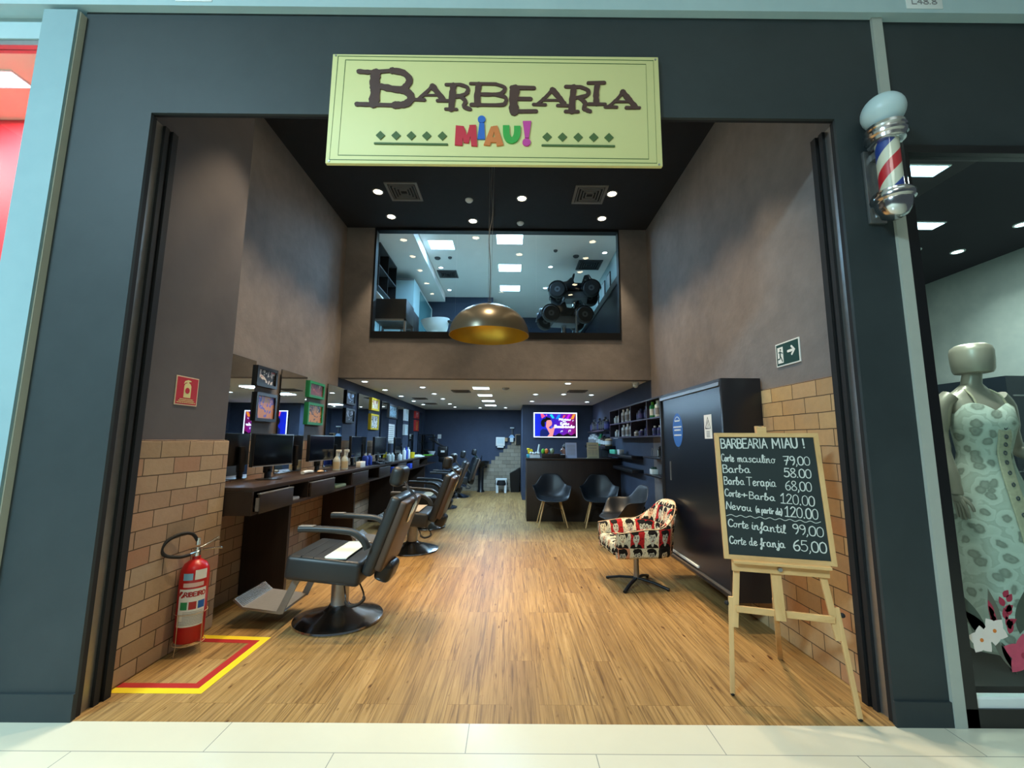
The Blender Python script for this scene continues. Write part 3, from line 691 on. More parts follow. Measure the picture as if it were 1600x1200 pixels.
bm = nb(); lathe(bm, [(0.0, 0.445), (0.085, 0.445), (0.098, 0.452), (0.1, 0.47), (0.112, 0.478), (0.114, 0.492), (0.104, 0.5), (0.104, 0.512), (0.112, 0.52), (0.108, 0.538), (0.085, 0.548), (0.0, 0.55)], 36); link('upper_cap', bm, M['chrome'], bp)
bm = nb(); lathe(bm, [(0.062, 0.155), (0.062, 0.448)], 36); link('striped_cylinder', bm, pole_mat(), bp)
bm = nb(); lathe(bm, [(0.08, 0.155), (0.08, 0.448)], 36, cap=False); link('glass_tube', bm, M['glass'], bp)
bm = nb(); ball(bm, (0, 0, 0.637), (0.118, 0.118, 0.098), seg=32, rin=20); link('globe', bm, M['globe'], bp)

# ------------------------------------------------------------------ fire extinguisher, its wire stand, sign and floor marking
EX = (-2.09, 2.985)
st = empty('extinguisher_stand', (EX[0], EX[1], 0), 'thin cream wire stand holding the fire extinguisher', 'stand')
bm = nb()
ring = [(0.088*math.cos(2*PI*i/24), 0.088*math.sin(2*PI*i/24), 0.062) for i in range(24)]
tube(bm, ring, 0.0025, 6, True)
tube(bm, [(-0.086, 0, 0.060), (0.086, 0, 0.060)], 0.0035, 6); tube(bm, [(0, -0.086, 0.060), (0, 0.086, 0.060)], 0.0035, 6)
link('base_ring', bm, M['tan'], st)
bm = nb(); tube(bm, [(p[0]*1.02, p[1]*1.02, 0.25) for p in ring], 0.0018, 6, True); link('upper_ring', bm, M['tan'], st)
for a in (-100, -10, 80, 170):
    bm = nb(); c, s = math.cos(R(a)), math.sin(R(a)); tube(bm, [(0.092*c, 0.092*s, 0.255), (0.092*c, 0.092*s, 0.06), (0.098*c, 0.098*s, 0.0)], 0.0022, 6); link('leg', bm, M['tan'], st)
ex = empty('fire_extinguisher', (EX[0], EX[1], 0.066), 'red fire extinguisher with black hose standing before the left brick pier', 'fire extinguisher', R(68))
bm = nb(); lathe(bm, [(0.0, 0.004), (0.06, 0.0), (0.078, 0.008), (0.082, 0.02), (0.082, 0.41), (0.078, 0.45), (0.062, 0.485), (0.035, 0.505), (0.024, 0.51), (0.024, 0.53), (0.0, 0.53)], 36); link('cylinder', bm, M['red'], ex)
def wrap(a0, a1, z0, z1, r=0.0828, n=10):
    bm = nb(); rs = []
    for z in (z0, z1): rs.append([(r*math.cos(a0+(a1-a0)*i/n), r*math.sin(a0+(a1-a0)*i/n), z) for i in range(n+1)])
    rings(bm, rs, False, False, False); return bm
va = -0.97-R(68)   # the side turned to the entrance
lb = link('label', wrap(va-1.0, va+0.95, 0.11, 0.34), M['paper'], ex); lb['label'] = 'white paper label with red brand lettering'
def on_cyl(bm, s, a0, a1, z, h, w):
    st_, L = text_strokes(s); t = bmesh.new()
    for p in st_:
        pp = [(a/L, b*h) for a, b in p]
        if len(pp) > 2: pp = [(v.x, v.y) for v in smooth_path([(a, b, 0) for a, b in pp], 3)]
        ribbon(t, [(a*(a1-a0)*0.083, z+b) for a, b in pp], w, 0, 0.0012)
    for v in t.verts:
        a = a0+v.co.x/0.083; r = 0.0829+v.co.z; v.co = Vector((r*math.cos(a), r*math.sin(a), v.co.y))
    _merge(bm, t)
bm = nb(); on_cyl(bm, 'RIBEIRO', va-0.55, va+0.9, 0.295, 0.026, 0.006); link('lettering', bm, M['tape_red'], lb)
bm = nb()
for i in range(9): on_cyl(bm, '-'*(9+i % 3), va-0.55 if i > 2 else va-0.85, va+0.85, 0.12+i*0.0095, 0.01, 0.0022)
link('fine_print', bm, M['grey'], lb)
for a, mt in ((-0.8, 'green'), (-0.2, 'tape_red'), (0.4, 'lblue')):
    o = link('pictogram', wrap(va+a, va+a+0.5, 0.215, 0.262, 0.0834, 5), M[mt], lb)
bm = nb()
for half in ([(0.016*math.cos(q), 0.02*math.sin(q)) for q in [R(50)+R(170)*i/9 for i in range(10)]], [(0.004+0.014*math.cos(q), -0.003+0.018*math.sin(q)) for q in [R(240)+R(150)*i/9 for i in range(10)]]):
    t = bmesh.new(); prism(t, half, 0, 0.0012)
    for v in t.verts:
        q = va-0.78+v.co.x/0.083; rr = 0.0829+v.co.z; v.co = Vector((rr*math.cos(q), rr*math.sin(q), 0.308+v.co.y))
    _merge(bm, t)
link('emblem', bm, M['tape_red'], lb)
link('seal', wrap(va-0.75, va-0.08, 0.395, 0.437, 0.0832, 6), solid('blue_seal', '#7fb6d6', 0.5), ex)
link('tag', wrap(va+0.05, va+0.9, 0.395, 0.455, 0.0832, 6), M['paper'], ex)
link('tag', wrap(va-0.7, va+0.7, 0.352, 0.378, 0.0832, 8), solid('pink_tag', '#d9b9b4', 0.6), ex)
bm = nb(); lathe(bm, [(0.0, 0.53), (0.021, 0.53), (0.021, 0.56), (0.014, 0.565), (0.014, 0.585), (0, 0.588)], 16); cyl(bm, (0, 0, 0.555), (-0.06, -0.02, 0.55), 0.01); link('valve', bm, M['chrome'], ex)
bm = nb(); sweep(bm, smooth_path([(-0.02, 0, 0.575), (0.04, 0.0, 0.585), (0.13, -0.01, 0.625)], 5), 0.022, 0.014); link('lever', bm, M['chrome'], ex)
bm = nb(); sweep(bm, smooth_path([(-0.01, 0, 0.562), (0.05, 0.0, 0.56), (0.145, -0.01, 0.552), (0.155, -0.01, 0.545)], 5), 0.02, 0.013); link('handle', bm, M['chrome'], ex)
bm = nb(); tube(bm, smooth_path([(-0.06, -0.02, 0.55), (-0.12, -0.02, 0.55), (-0.19, 0.0, 0.572), (-0.212, 0.01, 0.615), (-0.18, 0.01, 0.662), (-0.11, 0.0, 0.69), (-0.04, 0, 0.675), (0.0, 0.0, 0.62)], 6), 0.0105, 10); link('hose', bm, M['matte_black'], ex)
bm = nb(); cyl(bm, (0.0, 0.0, 0.60), (0.0, 0, 0.645), 0.014); link('nozzle_holder', bm, M['chrome'], ex)
# wall sign
LEFT = ((0, 1, 0), (0, 0, 1))     # plane facing +x
e = empty('extinguisher_sign', (-2.2, 2.883, 1.688), 'red sign with a white extinguisher picture on the grey left pier', 'sign')
bm = nb(); box(bm, 0, 0.004, -0.1, 0.1, -0.097, 0.097); link('border', bm, solid('pale_border', '#d8c7a8', 0.5), e)
T = wall_T((0.004, 0, 0), *LEFT)
bm = nb(); prism(bm, [(-0.093, -0.09), (0.093, -0.09), (0.093, 0.09), (-0.093, 0.09)], 0, 0.001, T); link('panel', bm, M['red_sign'], e)
bm = nb(); prism(bm, [(-0.03, -0.045), (0.032, -0.045), (0.032, 0.035), (0.022, 0.05), (0.008, 0.056), (0.008, 0.062), (0.03, 0.066), (0.025, 0.072), (0.0, 0.076), (-0.028, 0.066), (-0.036, 0.045), (-0.02, 0.056), (-0.006, 0.058), (-0.006, 0.054), (-0.022, 0.048), (-0.03, 0.035)], 0.001, 0.002, T); link('pictogram', bm, M['cream'], e)
bm = nb(); prism(bm, disc_poly(0.0, 0.003, 0.02, 20), 0.002, 0.003, T); link('pictogram_dot', bm, M['red_sign'], e)
bm = nb()
for i, (a, b) in enumerate(((-0.06, 0.06), (-0.07, 0.07), (-0.085, 0.085))): greek(bm, a, b, -0.056-i*0.011, 0.005, T, 0.001, 0.002)
link('fine_print', bm, M['cream'], e)
# tape on the floor
e = empty('floor_marking', (-1.95, 2.85, 0.0), 'yellow and red tape square marked on the floor around the extinguisher', 'floor marking')
bm = nb()
for q in ([(-2.176, 2.52), (-1.665, 2.52), (-1.715, 2.57), (-2.176, 2.57)], [(-1.665, 2.52), (-1.66, 3.19), (-1.71, 3.145), (-1.715, 2.57)], [(-1.66, 3.19), (-2.176, 3.22), (-2.176, 3.17), (-1.71, 3.145)]):
    prism(bm, [(x+1.95, y-2.85) for x, y in q], 0, 0.0012)
link('yellow_tape', bm, M['yellow'], e)
bm = nb()
for q in ([(-2.176, 2.571), (-1.716, 2.571), (-1.765, 2.618), (-2.176, 2.618)], [(-1.716, 2.571), (-1.711, 3.144), (-1.76, 3.10), (-1.765, 2.618)], [(-1.711, 3.144), (-2.176, 3.169), (-2.176, 3.12), (-1.76, 3.10)]):
    prism(bm, [(x+1.95, y-2.85) for x, y in q], 0, 0.0012)
link('red_tape', bm, M['tape_red'], e)
# emergency exit sign on the right wall
RIGHT = ((0, -1, 0), (0, 0, 1))   # plane facing -x
e = empty('exit_sign', (1.965, 2.968, 2.005), 'dark green exit sign with running figure and arrow on the right wall', 'sign')
bm = nb(); box(bm, -0.006, 0, -0.13, 0.13, -0.085, 0.085); link('border', bm, M['paper'], e)
T = wall_T((-0.006, 0, 0), *RIGHT)
bm = nb(); prism(bm, [(-0.121, -0.076), (0.121, -0.076), (0.121, 0.076), (-0.121, 0.076)], 0, 0.001, T); link('panel', bm, M['exit_green'], e)
bm = nb(); prism(bm, [(-0.107, -0.062), (-0.045, -0.062), (-0.045, 0.055), (-0.107, 0.055)], 0.001, 0.002, T); link('doorway', bm, M['paper'], e)
bm = nb(); prism(bm, disc_poly(-0.072, 0.037, 0.007, 12), 0.002, 0.003, T)
for p, w in (([(-0.094, 0.018), (-0.075, 0.02), (-0.05, 0.008)], 0.006), ([(-0.076, 0.022), (-0.078, -0.01)], 0.012), ([(-0.078, -0.008), (-0.082, -0.028), (-0.104, -0.03)], 0.008), ([(-0.078, -0.008), (-0.066, -0.026), (-0.055, -0.05)], 0.008)): ribbon(bm, p, w, 0.002, 0.003, T)
link('running_figure', bm, M['exit_green'], e)
bm = nb(); ribbon(bm, [(0.01, 0.01), (0.075, 0.01)], 0.018, 0.001, 0.002, T); ribbon(bm, [(0.05, 0.038), (0.08, 0.01), (0.05, -0.018)], 0.016, 0.001, 0.002, T); link('arrow', bm, M['paper'], e)

# ------------------------------------------------------------------ dome pendant
pd = empty('pendant_lamp', (-0.215, 4.0, 2.365), 'large bronze dome pendant lamp with gold inside hanging before the upper window', 'lamp')
prof = [(0.382*math.cos(a*PI/2/14)**0.9, 0.30*math.sin(a*PI/2/14)) for a in range(14)]+[(0.0, 0.30)]
bm = nb(); lathe(bm, prof, 56, cap=False); link('shade', bm, M['bronze'], pd)
bm = nb(); lathe(bm, [(r*0.985, z*0.98) for r, z in prof], 56, cap=False); lathe(bm, [(0.382, 0.0), (0.3763, 0.0)], 56, cap=False); link('shade_lining', bm, M['gold'], pd)
bm = nb(); lathe(bm, [(0.0, 0.335), (0.022, 0.335), (0.03, 0.30), (0.03, 0.285), (0.0, 0.285)], 16); link('cable_grip', bm, M['dkmetal'], pd)
bm = nb(); tube(bm, smooth_path([(0.0, 0, 0.33), (0.004, 0, 0.7), (-0.014, 0, 1.0), (0.016, 0.01, 1.25), (0.0, 0, 1.5), (0.004, 0, 1.8), (-0.004, 0, 2.05)], 6), 0.004, 6); link('power_cable', bm, M['dgrey'], pd)
bm = nb(); tube(bm, [(-0.012, 0, 0.33), (-0.02, 0, 2.09)], 0.0018, 5); tube(bm, [(0.012, 0, 0.33), (0.03, 0, 2.09)], 0.0018, 5); link('steel_cable', bm, M['steel'], pd)
bm = nb(); lathe(bm, [(0.06, 2.095), (0.06, 2.07), (0.05, 2.05), (0.0, 2.05)], 20); link('canopy', bm, M['matte_black'], pd)
# ------------------------------------------------------------------ barber chairs
def make_barber_chair(loc, label):
    t = empty('barber_chair', loc, label, 'barber chair', group='barber chairs at the mirrors')
    bm = nb(); lathe(bm, [(0.0, 0.0), (0.325, 0.0), (0.332, 0.008), (0.328, 0.02), (0.30, 0.03), (0.22, 0.052), (0.14, 0.075), (0.085, 0.096), (0.072, 0.112), (0.0, 0.112)], 56); link('base', bm, M['chrome'], t)
    bm = nb(); lathe(bm, [(0.066, 0.108), (0.066, 0.27), (0.07, 0.275), (0.07, 0.34), (0.0, 0.34)], 28); link('column', bm, M['steel'], t)
    bm = nb(); box(bm, -0.20, 0.16, -0.13, 0.13, 0.335, 0.375, bev=0.01); box(bm, -0.30, -0.12, -0.17, -0.14, 0.33, 0.40); box(bm, -0.30, -0.12, 0.14, 0.17, 0.33, 0.40); link('underframe', bm, M['dkmetal'], t)
    tilt = Matrix.Translation((-0.03, 0, 0.445)) @ Matrix.Rotation(R(5.5), 4, 'Y')
    bm = nb(); box(bm, -0.275, 0.275, -0.295, 0.295, -0.105, 0.07, bev=0.035, seg=4, M=tilt); seat = link('seat', bm, M['vinyl'], t)
    bm = nb()
    for x in (-0.17, -0.08): tube(bm, [tilt @ Vector((x, -0.28, 0.066)), tilt @ Vector((x, -0.1, 0.071)), tilt @ Vector((x, 0.28, 0.066))], 0.004, 6)
    for y in (-0.289, 0.289):
        for z in (-0.07, 0.045): tube(bm, [tilt @ Vector((-0.25, y, z)), tilt @ Vector((0.25, y, z))], 0.0035, 6)
    link('piping', bm, M['matte_black'], seat)
    # reclined back
    B = Matrix.Translation((0.235, 0, 0.40)) @ Matrix.Rotation(R(20), 4, 'Y')
    bm = nb(); box(bm, -0.005, 0.085, -0.275, 0.275, 0.0, 0.60, bev=0.035, seg=4, M=B); link('backrest', bm, M['vinyl'], t)
    bm = nb(); box(bm, 0.075, 0.135, -0.265, 0.265, 0.06, 0.585, bev=0.02, seg=3, M=B); bk = link('back_shell', bm, M['brown_tint'], t)
    bm = nb(); box(bm, 0.136, 0.148, -0.04, 0.04, 0.40, 0.56, bev=0.006, M=B); link('bracket', bm, M['chrome'], bk)
    bm = nb(); box(bm, 0.06, 0.19, -0.12, 0.12, -0.06, 0.09, bev=0.04, seg=4, M=B); link('tilt_housing', bm, M['vinyl'], t)
    bm = nb()
    for y in (-0.022, 0.022): tube(bm, smooth_path([B @ Vector((0.143, y, 0.44)), B @ Vector((0.143, y, 0.58)), (0.49, y, 1.0), (0.46, y, 1.06)], 4), 0.006, 8)
    link('headrest_post', bm, M['chrome'], t)
    bm = nb(); box(bm, -0.055, 0.05, -0.125, 0.125, -0.08, 0.08, bev=0.045, seg=5, M=Matrix.Translation((0.43, 0, 1.085)) @ Matrix.Rotation(R(12), 4, 'Y')); link('headrest', bm, M['vinyl'], t)
    for s in (-1, 1):
        bm = nb(); y = s*0.285
        sweep(bm, smooth_path([(-0.215, y, 0.722), (-0.08, y, 0.722), (0.10, y, 0.712), (0.19, y, 0.695), (0.255, y, 0.645), (0.285, y, 0.585)], 5), 0.062, 0.042, side=(0, 1, 0)); a = link('armrest', bm, M['vinyl'], t)
        bm = nb(); box(bm, -0.215, -0.105, y-0.029, y+0.029, 0.742, 0.747, bev=0.002); link('arm_pad', bm, M['alu'], a)
    # footrest
    bm = nb(); f = [(-0.35, 0.118), (-0.63, 0.150), (-0.70, 0.208), (-0.71, 0.196), (-0.635, 0.134), (-0.35, 0.100)]
    MT = Matrix(((1, 0, 0, 0), (0, 0, 1, 0), (0, 1, 0, 0), (0, 0, 0, 1)))
    prism(bm, f, -0.20, 0.20, MT); ft = link('footrest', bm, M['alu'], t, smooth=False)
    bm = nb()
    for i in range(8):
        u = (i+0.5)/8; c = Vector((-0.63-0.07*u, 0, 0.152+0.058*u)); tube(bm, [c+Vector((0, -0.19, 0)), c+Vector((0, 0.19, 0))], 0.0032, 6)
    link('ribbed_toe_plate', bm, M['chrome'], ft)
    for s in (-1, 1):
        bm = nb(); sweep(bm, [(-0.23, s*0.19, 0.40), (-0.36, s*0.195, 0.112)], 0.012, 0.05, side=(0, 1, 0), rnd=0.2); link('footrest_arm', bm, M['alu'], t)
    # pump lever loop
    bm = nb(); tube(bm, smooth_path([(0.05, -0.09, 0.345), (0.15, -0.30, 0.285), (0.19, -0.38, 0.245), (0.24, -0.40, 0.24)], 4), 0.0065, 8); tube(bm, smooth_path([(0.13, -0.06, 0.345), (0.26, -0.26, 0.29), (0.29, -0.32, 0.262)], 4), 0.0065, 8); lv = link('pump_lever', bm, M['chrome'], t)
    bm = nb(); tube(bm, smooth_path([(0.18, -0.37, 0.250), (0.225, -0.41, 0.238), (0.275, -0.40, 0.244), (0.295, -0.34, 0.256), (0.287, -0.315, 0.264)], 5), 0.0115, 8); link('rubber_grip', bm, M['matte_black'], lv)
    return t
ch = make_barber_chair((-1.32, 3.52, 0), 'nearest black barber chair, white towel across its seat, by the counter')
dup(ch, (-1.235, 5.62, 0), 'second black barber chair from the entrance, behind the nearest one')
dup(ch, (-1.36, 7.08, 0), 'third black barber chair from the entrance, middle of the row of five')
dup(ch, (-1.42, 9.05, 0), 'fourth black barber chair from the entrance, second farthest', R(4))
dup(ch, (-1.33, 10.78, 0), 'farthest black barber chair, turned beside the pedestal sink', R(14))
def towel(cx, cy, mat, lb):
    bm = nb(); Tm = Matrix.Translation((cx-0.03, cy, 0.4485)) @ Matrix.Rotation(R(5.5), 4, 'Y')
    sweep(bm, [Tm @ Vector(p) for p in ((0.07, -0.268, 0.069), (0.07, -0.23, 0.074), (0.07, 0.0, 0.0745), (0.07, 0.23, 0.074), (0.07, 0.268, 0.069))], 0.17, 0.006, side=(1, 0, 0), rnd=0.3)
    tag(link('towel', bm, mat), lb, 'towel', 'towels laid across the barber chairs')
M['towel_warm_lit'] = solid('warm_lit_towel', '#b8a488', 0.8)  # warm lamplight on the towels is put into this colour
towel(-1.32, 3.52, solid('pale_towel', '#cfdcd6', 0.8), 'white folded towel across the seat of the nearest barber chair')
towel(-1.235, 5.62, M['towel_warm_lit'], 'folded towel with painted-in warm light across the seat of the second barber chair')
towel(-1.36, 7.08, M['towel_warm_lit'], 'folded towel with painted-in warm light across the seat of the third barber chair')

# ------------------------------------------------------------------ styling counter
CX0, CX1, CY0, CY1 = -2.40, -1.97, 3.35, 11.5
ct = empty('styling_counter', (-2.2, 3.35, 0), 'long dark wood styling counter along the left wall under the mirrors', 'counter')
def cpart(name, mat, *b, bev=0.0):
    x0, x1, y0, y1, z0, z1 = b
    return part(name, mat, ct, x0+2.2, x1+2.2, y0-3.35, y1-3.35, z0, z1, bev=bev)
cpart('worktop', M['dkwood'], CX0, CX1, CY0, CY1, 0.965, 1.0, bev=0.003)
cpart('bottom_board', M['dkwood'], CX0, CX1, CY0, CY1, 0.79, 0.812)
cpart('back_board', M['dkwood2'], CX0, CX0+0.02, CY0, CY1, 0.812, 0.965)
cpart('end_panel', M['dkwood2'], CX0, CX1, CY0, CY0+0.022, 0.812, 0.965)
dy = [3.372, 3.905, 4.28, 4.87, 5.44, 6.05, 6.55, 7.15, 7.64, 8.24, 8.78, 9.4, 10.3]
for y in dy[1:]: cpart('divider', M['dkwood2'], CX0+0.02, CX1-0.004, y-0.009, y+0.009, 0.812, 0.965)
dr = []
for i in range(0, 12, 2):
    a, b = dy[i]+0.012, dy[i+1]-0.012
    o = 0.045 if i == 0 else (0.02 if i == 2 else 0.0)
    bm = nb(); box(bm, CX1-0.02+o+2.2, CX1+0.0+o+2.2, a-3.35, b-3.35, 0.80 if i == 0 else 0.815, 0.945, bev=0.002)
    box(bm, -0.15+o, CX1-0.02+o+2.2, a-3.33, b-3.37, 0.83, 0.84)
    d = link('drawer', bm, M['dkwood2'], ct)
    bm = nb(); box(bm, CX1-0.03+o+2.2, CX1+0.004+o+2.2, a-3.35, b-3.35, 0.945, 0.953, bev=0.002)
    if i == 0: box(bm, CX1-0.028+o+2.2, CX1-0.004+o+2.2, a-3.362, a-3.351, 0.82, 0.92)
    link('edge_rail', bm, M['steel'], d)
for y in (3.99, 5.62, 7.45, 8.5, 10.15): cpart('leg_panel', M['dkwood2'], -2.40, -2.0, y, y+0.04, 0.0, 0.79)
bm = nb(); tube(bm, smooth_path([(-0.19, 1.15, 0.79), (-0.195, 1.2, 0.62), (-0.19, 1.12, 0.5), (-0.195, 1.16, 0.36), (-0.19, 1.05, 0.3)], 6), 0.004, 6); tube(bm, smooth_path([(-0.19, 0.9, 0.79), (-0.195, 0.72, 0.55), (-0.19, 0.8, 0.40), (-0.19, 0.7, 0.36)], 6), 0.004, 6); link('dangling_cable', bm, M['matte_black'], ct)
# ------------------------------------------------------------------ mirrors
mw = [(3.40, 3.966), (4.42, 4.985), (5.562, 6.11), (6.70, 7.21), (7.92, 8.43), (9.06, 9.55), (10.16, 10.63), (11.2, 11.6)]
ordn = ['first', 'second', 'third', 'fourth', 'fifth', 'sixth', 'seventh', 'eighth']
for i, (a, b) in enumerate(mw):
    e = empty('wall_mirror', (-2.404, (a+b)/2, 1.02), '%s tall frameless mirror from the entrance above the styling counter' % ordn[i], 'mirror', group='mirrors above the counter')
    w = (b-a)/2
    bm = nb(); box(bm, 0.006, 0.008, -w+.002, w-.002, 0, 1.075); link('mirror_glass', bm, M['mirror'], e, smooth=False)
    bm = nb(); box(bm, -0.0, 0.006, -w, w, -0.002, 1.077); link('backing', bm, M['dkmetal'], e)
# ------------------------------------------------------------------ pictures
def art_mat(name, c1, c2, c3, sc=14):
    k = NT(name); k.prm(0.4); n = k.noise(k.obj(), sc, 3, 0.6, 1.0)
    k.base(k.ramp(n.outputs[0], [(0.40, lin(c1)), (0.52, lin(c2)), (0.62, lin(c3))], 'CONSTANT')); return k.m
pics = [((3.954, 4.304), (1.867, 2.061), 'black', ('#16161a', '#cfc6bb', '#a52a35'), 'black framed picture with white and red print, above the first monitor'),
 ((3.975, 4.325), (1.538, 1.81), 'black', ('#c98a6a', '#5a5fc0', '#d99ac0'), 'black framed pink and blue print, below the red and white one'),
 ((5.0, 5.41), (1.868, 2.064), 'green', ('#6d2a26', '#a5473c', '#c9a58c'), 'green framed reddish print, upper of the green pair'),
 ((5.0, 5.41), (1.544, 1.807), 'green', ('#c9842f', '#2a2220', '#d8a05a'), 'green framed orange print, lower of the green pair'),
 ((6.15, 6.51), (1.886, 2.088), 'black', ('#1a2230', '#9db4c8', '#39485c'), 'dark framed blue-grey photo, upper one right of the third mirror'),
 ((6.15, 6.51), (1.613, 1.827), 'black', ('#14161e', '#b9bcc8', '#20222c'), 'dark framed black and white photo, lower one right of the third mirror'),
 ((7.27, 7.70), (1.879, 2.091), 'yellow', ('#e0d6c0', '#a33b2a', '#d9c9a8'), 'yellow framed print with a white figure, upper of the yellow pair'),
 ((7.27, 7.70), (1.546, 1.816), 'yellow', ('#e8e8e8', '#15161a', '#cfd3d6'), 'yellow framed black and white print, lower of the yellow pair'),
 ((8.35, 8.95), (1.804, 2.073), 'dgrey', ('#9cc3d6', '#2b3f52', '#c9dde6'), 'grey framed pale blue print right of the fifth mirror'),
 ((9.63, 9.91), (1.808, 2.068), 'pale', ('#c6d8e0', '#9db4bd', '#dfe8ea'), 'pale narrow picture, upper one right of the sixth mirror'),
 ((9.63, 9.91), (1.484, 1.723), 'pale', ('#c6d8e0', '#b4c6cd', '#dfe8ea'), 'pale narrow picture, lower one right of the sixth mirror'),
 ((10.68, 11.07), (1.911, 2.098), 'tape_red', ('#c5262c', '#d9d4cc', '#7a1a20'), 'red framed picture, upper one near the back wall'),
 ((10.70, 11.06), (1.598, 1.877), 'tape_red', ('#c0622c', '#7a2a1a', '#d08a4a'), 'red framed orange picture, lower one near the back wall')]
for i, ((y0, y1), (z0, z1), fc, ac, lb) in enumerate(pics):
    e = empty('framed_picture', (-2.42, (y0+y1)/2, (z0+z1)/2), lb, 'picture', group='framed pictures between the mirrors')
    w, h = (y1-y0)/2, (z1-z0)/2; b = 0.03
    bm = nb(); box(bm, 0, 0.05, -w, w, -h, -h+b); box(bm, 0, 0.05, -w, w, h-b, h); box(bm, 0, 0.05, -w, -w+b, -h+b, h-b); box(bm, 0, 0.05, w-b, w, -h+b, h-b); link('frame', bm, M[fc], e)
    bm = nb(); box(bm, 0.0, 0.035, -w+b, w-b, -h+b, h-b); link('print', bm, art_mat('print_%d' % i, *ac, sc=10+i), e)
e = empty('notice_sheet', (-2.42, 8.64, 1.5), 'white sheet of paper on the wall below the pale blue print', 'paper'); bm = nb(); box(bm, 0, 0.003, -0.3, 0.3, -0.2, 0.19); link('sheet', bm, M['paper'], e)
bm = nb()
for i in range(8): greek(bm, -0.25, 0.25, 0.14-i*0.04, 0.012, wall_T((0.003, 0, 0), *LEFT))
link('fine_print', bm, M['grey'], e)
# ------------------------------------------------------------------ monitors
mons = [(4.065, 0.29, 1.42, 1.125), (5.09, 0.285, 1.435, 1.145), (6.21, 0.29, 1.435, 1.14), (7.35, 0.30, 1.437, 1.155), (8.51, 0.28, 1.45, 1.18)]
m0 = empty('monitor', (-2.23, 4.065, 1.0), 'first black monitor from the entrance, below the red and white picture', 'monitor', R(-6), 'monitors on the counter')
bm = nb(); box(bm, -0.02, 0.016, -0.285, 0.285, 0.125, 0.42, bev=0.004); link('casing', bm, M['black'], m0)
bm = nb(); box(bm, 0.016, 0.0175, -0.272, 0.272, 0.14, 0.408); link('screen', bm, solid('dark_screen', '#07080c', 0.12), m0)
bm = nb(); box(bm, 0.0165, 0.019, -0.285, 0.285, 0.125, 0.131); link('lower_bezel', bm, M['grey'], m0)
bm = nb(); box(bm, -0.055, -0.02, -0.05, 0.05, 0.06, 0.30, bev=0.01); box(bm, -0.05, -0.02, -0.035, 0.035, 0.0, 0.1, bev=0.008); lathe(bm, [(0.11, 0.0), (0.11, 0.006), (0.06, 0.014), (0.0, 0.014)], 24, Matrix.Translation((-0.02, 0, 0.0))); link('stand', bm, M['black'], m0)
for i, lb in enumerate(('second black monitor from the entrance, below the green framed pair', 'third black monitor from the entrance, below the dark framed photos', 'fourth black monitor from the entrance, below the yellow framed pair', 'fifth black monitor from the entrance, below the white notice sheet')):
    y = mons[i+1][0]; dup(m0, (-2.23, y, 1.0+(0.006*(i+1))*0), lb, R((-4, 6, -2, 3)[i]))

# ------------------------------------------------------------------ things on the counter
def put(name, parts, loc, label, cat, group=None, rz=0):
    """parts: list of (part_name, material, builder(bm)); one part -> a single mesh"""
    if len(parts) == 1:
        bm = nb(); parts[0][2](bm); o = link(name, bm, parts[0][1]); o.location = loc; o.rotation_euler = (0, 0, rz); return tag(o, label, cat, group)
    e = empty(name, loc, label, cat, rz, group)
    for n, m, f in parts: bm = nb(); f(bm); link(n, bm, m, e)
    return e
CT = 1.0
M['label_tan'] = solid('pale_tan_label', '#cbbd9c', 0.6)
def spray(h=0.13, r=0.04):
    return [('body', M['clear'], lambda b: lathe(b, [(0, 0), (r, 0), (r, h*.7), (r*.75, h*.85), (0.014, h), (0.014, h*1.1), (0, h*1.1)], 18)),
            ('label_band', M['label_tan'], lambda b: lathe(b, [(r*1.01, h*.1), (r*1.01, h*.6)], 18, cap=False)),
            ('trigger_head', M['white'], lambda b: (box(b, -0.012, 0.05, -0.013, 0.013, h*1.25, h*1.45, bev=0.004), cyl(b, (0, 0, h*1.08), (0, 0, h*1.3), 0.013), box(b, 0.02, 0.03, -0.008, 0.008, h*1.0, h*1.27)))]
put('spray_bottle', spray(0.17, 0.042), (-2.13, 5.32, CT), 'clear spray bottle with white trigger, left of two after the second monitor', 'bottle', 'spray bottles')
put('spray_bottle', spray(0.17, 0.042), (-2.10, 5.50, CT), 'clear spray bottle with white trigger, right of two after the second monitor', 'bottle', 'spray bottles')
put('small_box', [('box', M['paper'], lambda b: box(b, -0.03, 0.03, -0.1, 0.1, 0, 0.075, bev=0.004))], (-2.05, 5.95, CT), 'small cream box standing on the counter edge after the spray bottles', 'box')
put('hair_clipper', [('body', M['white'], lambda b: sweep(b, smooth_path([(0, -0.11, 0.02), (0.0, 0, 0.025), (0.0, 0.1, 0.018)], 5), 0.04, 0.03, side=(1, 0, 0))), ('blade', M['steel'], lambda b: box(b, -0.018, 0.018, 0.1, 0.125, 0.01, 0.025))], (-2.2, 4.72, CT), 'white hair clipper lying on the counter between the first two monitors', 'clipper')
put('round_brush', [('head', M['tan'], lambda b: ball(b, (0, 0, 0.018), (0.03, 0.055, 0.016))), ('handle', M['black'], lambda b: tube(b, [(0, 0.05, 0.014), (0, 0.13, 0.012)], 0.008))], (-2.12, 4.86, CT), 'beige hand brush lying on the counter before the second monitor', 'brush')
def bottle(h, r, cap='white', neck=0.35):
    return lambda c: [('body', M[c], lambda b: lathe(b, [(0, 0), (r*.95, 0), (r, h*.03), (r, h*.68), (r*.85, h*.77), (r*neck, h*.84), (0, h*.84)], 16)), ('cap', M[cap], lambda b: lathe(b, [(r*neck*1.15, h*.83), (r*neck*1.15, h), (0, h)], 12))]
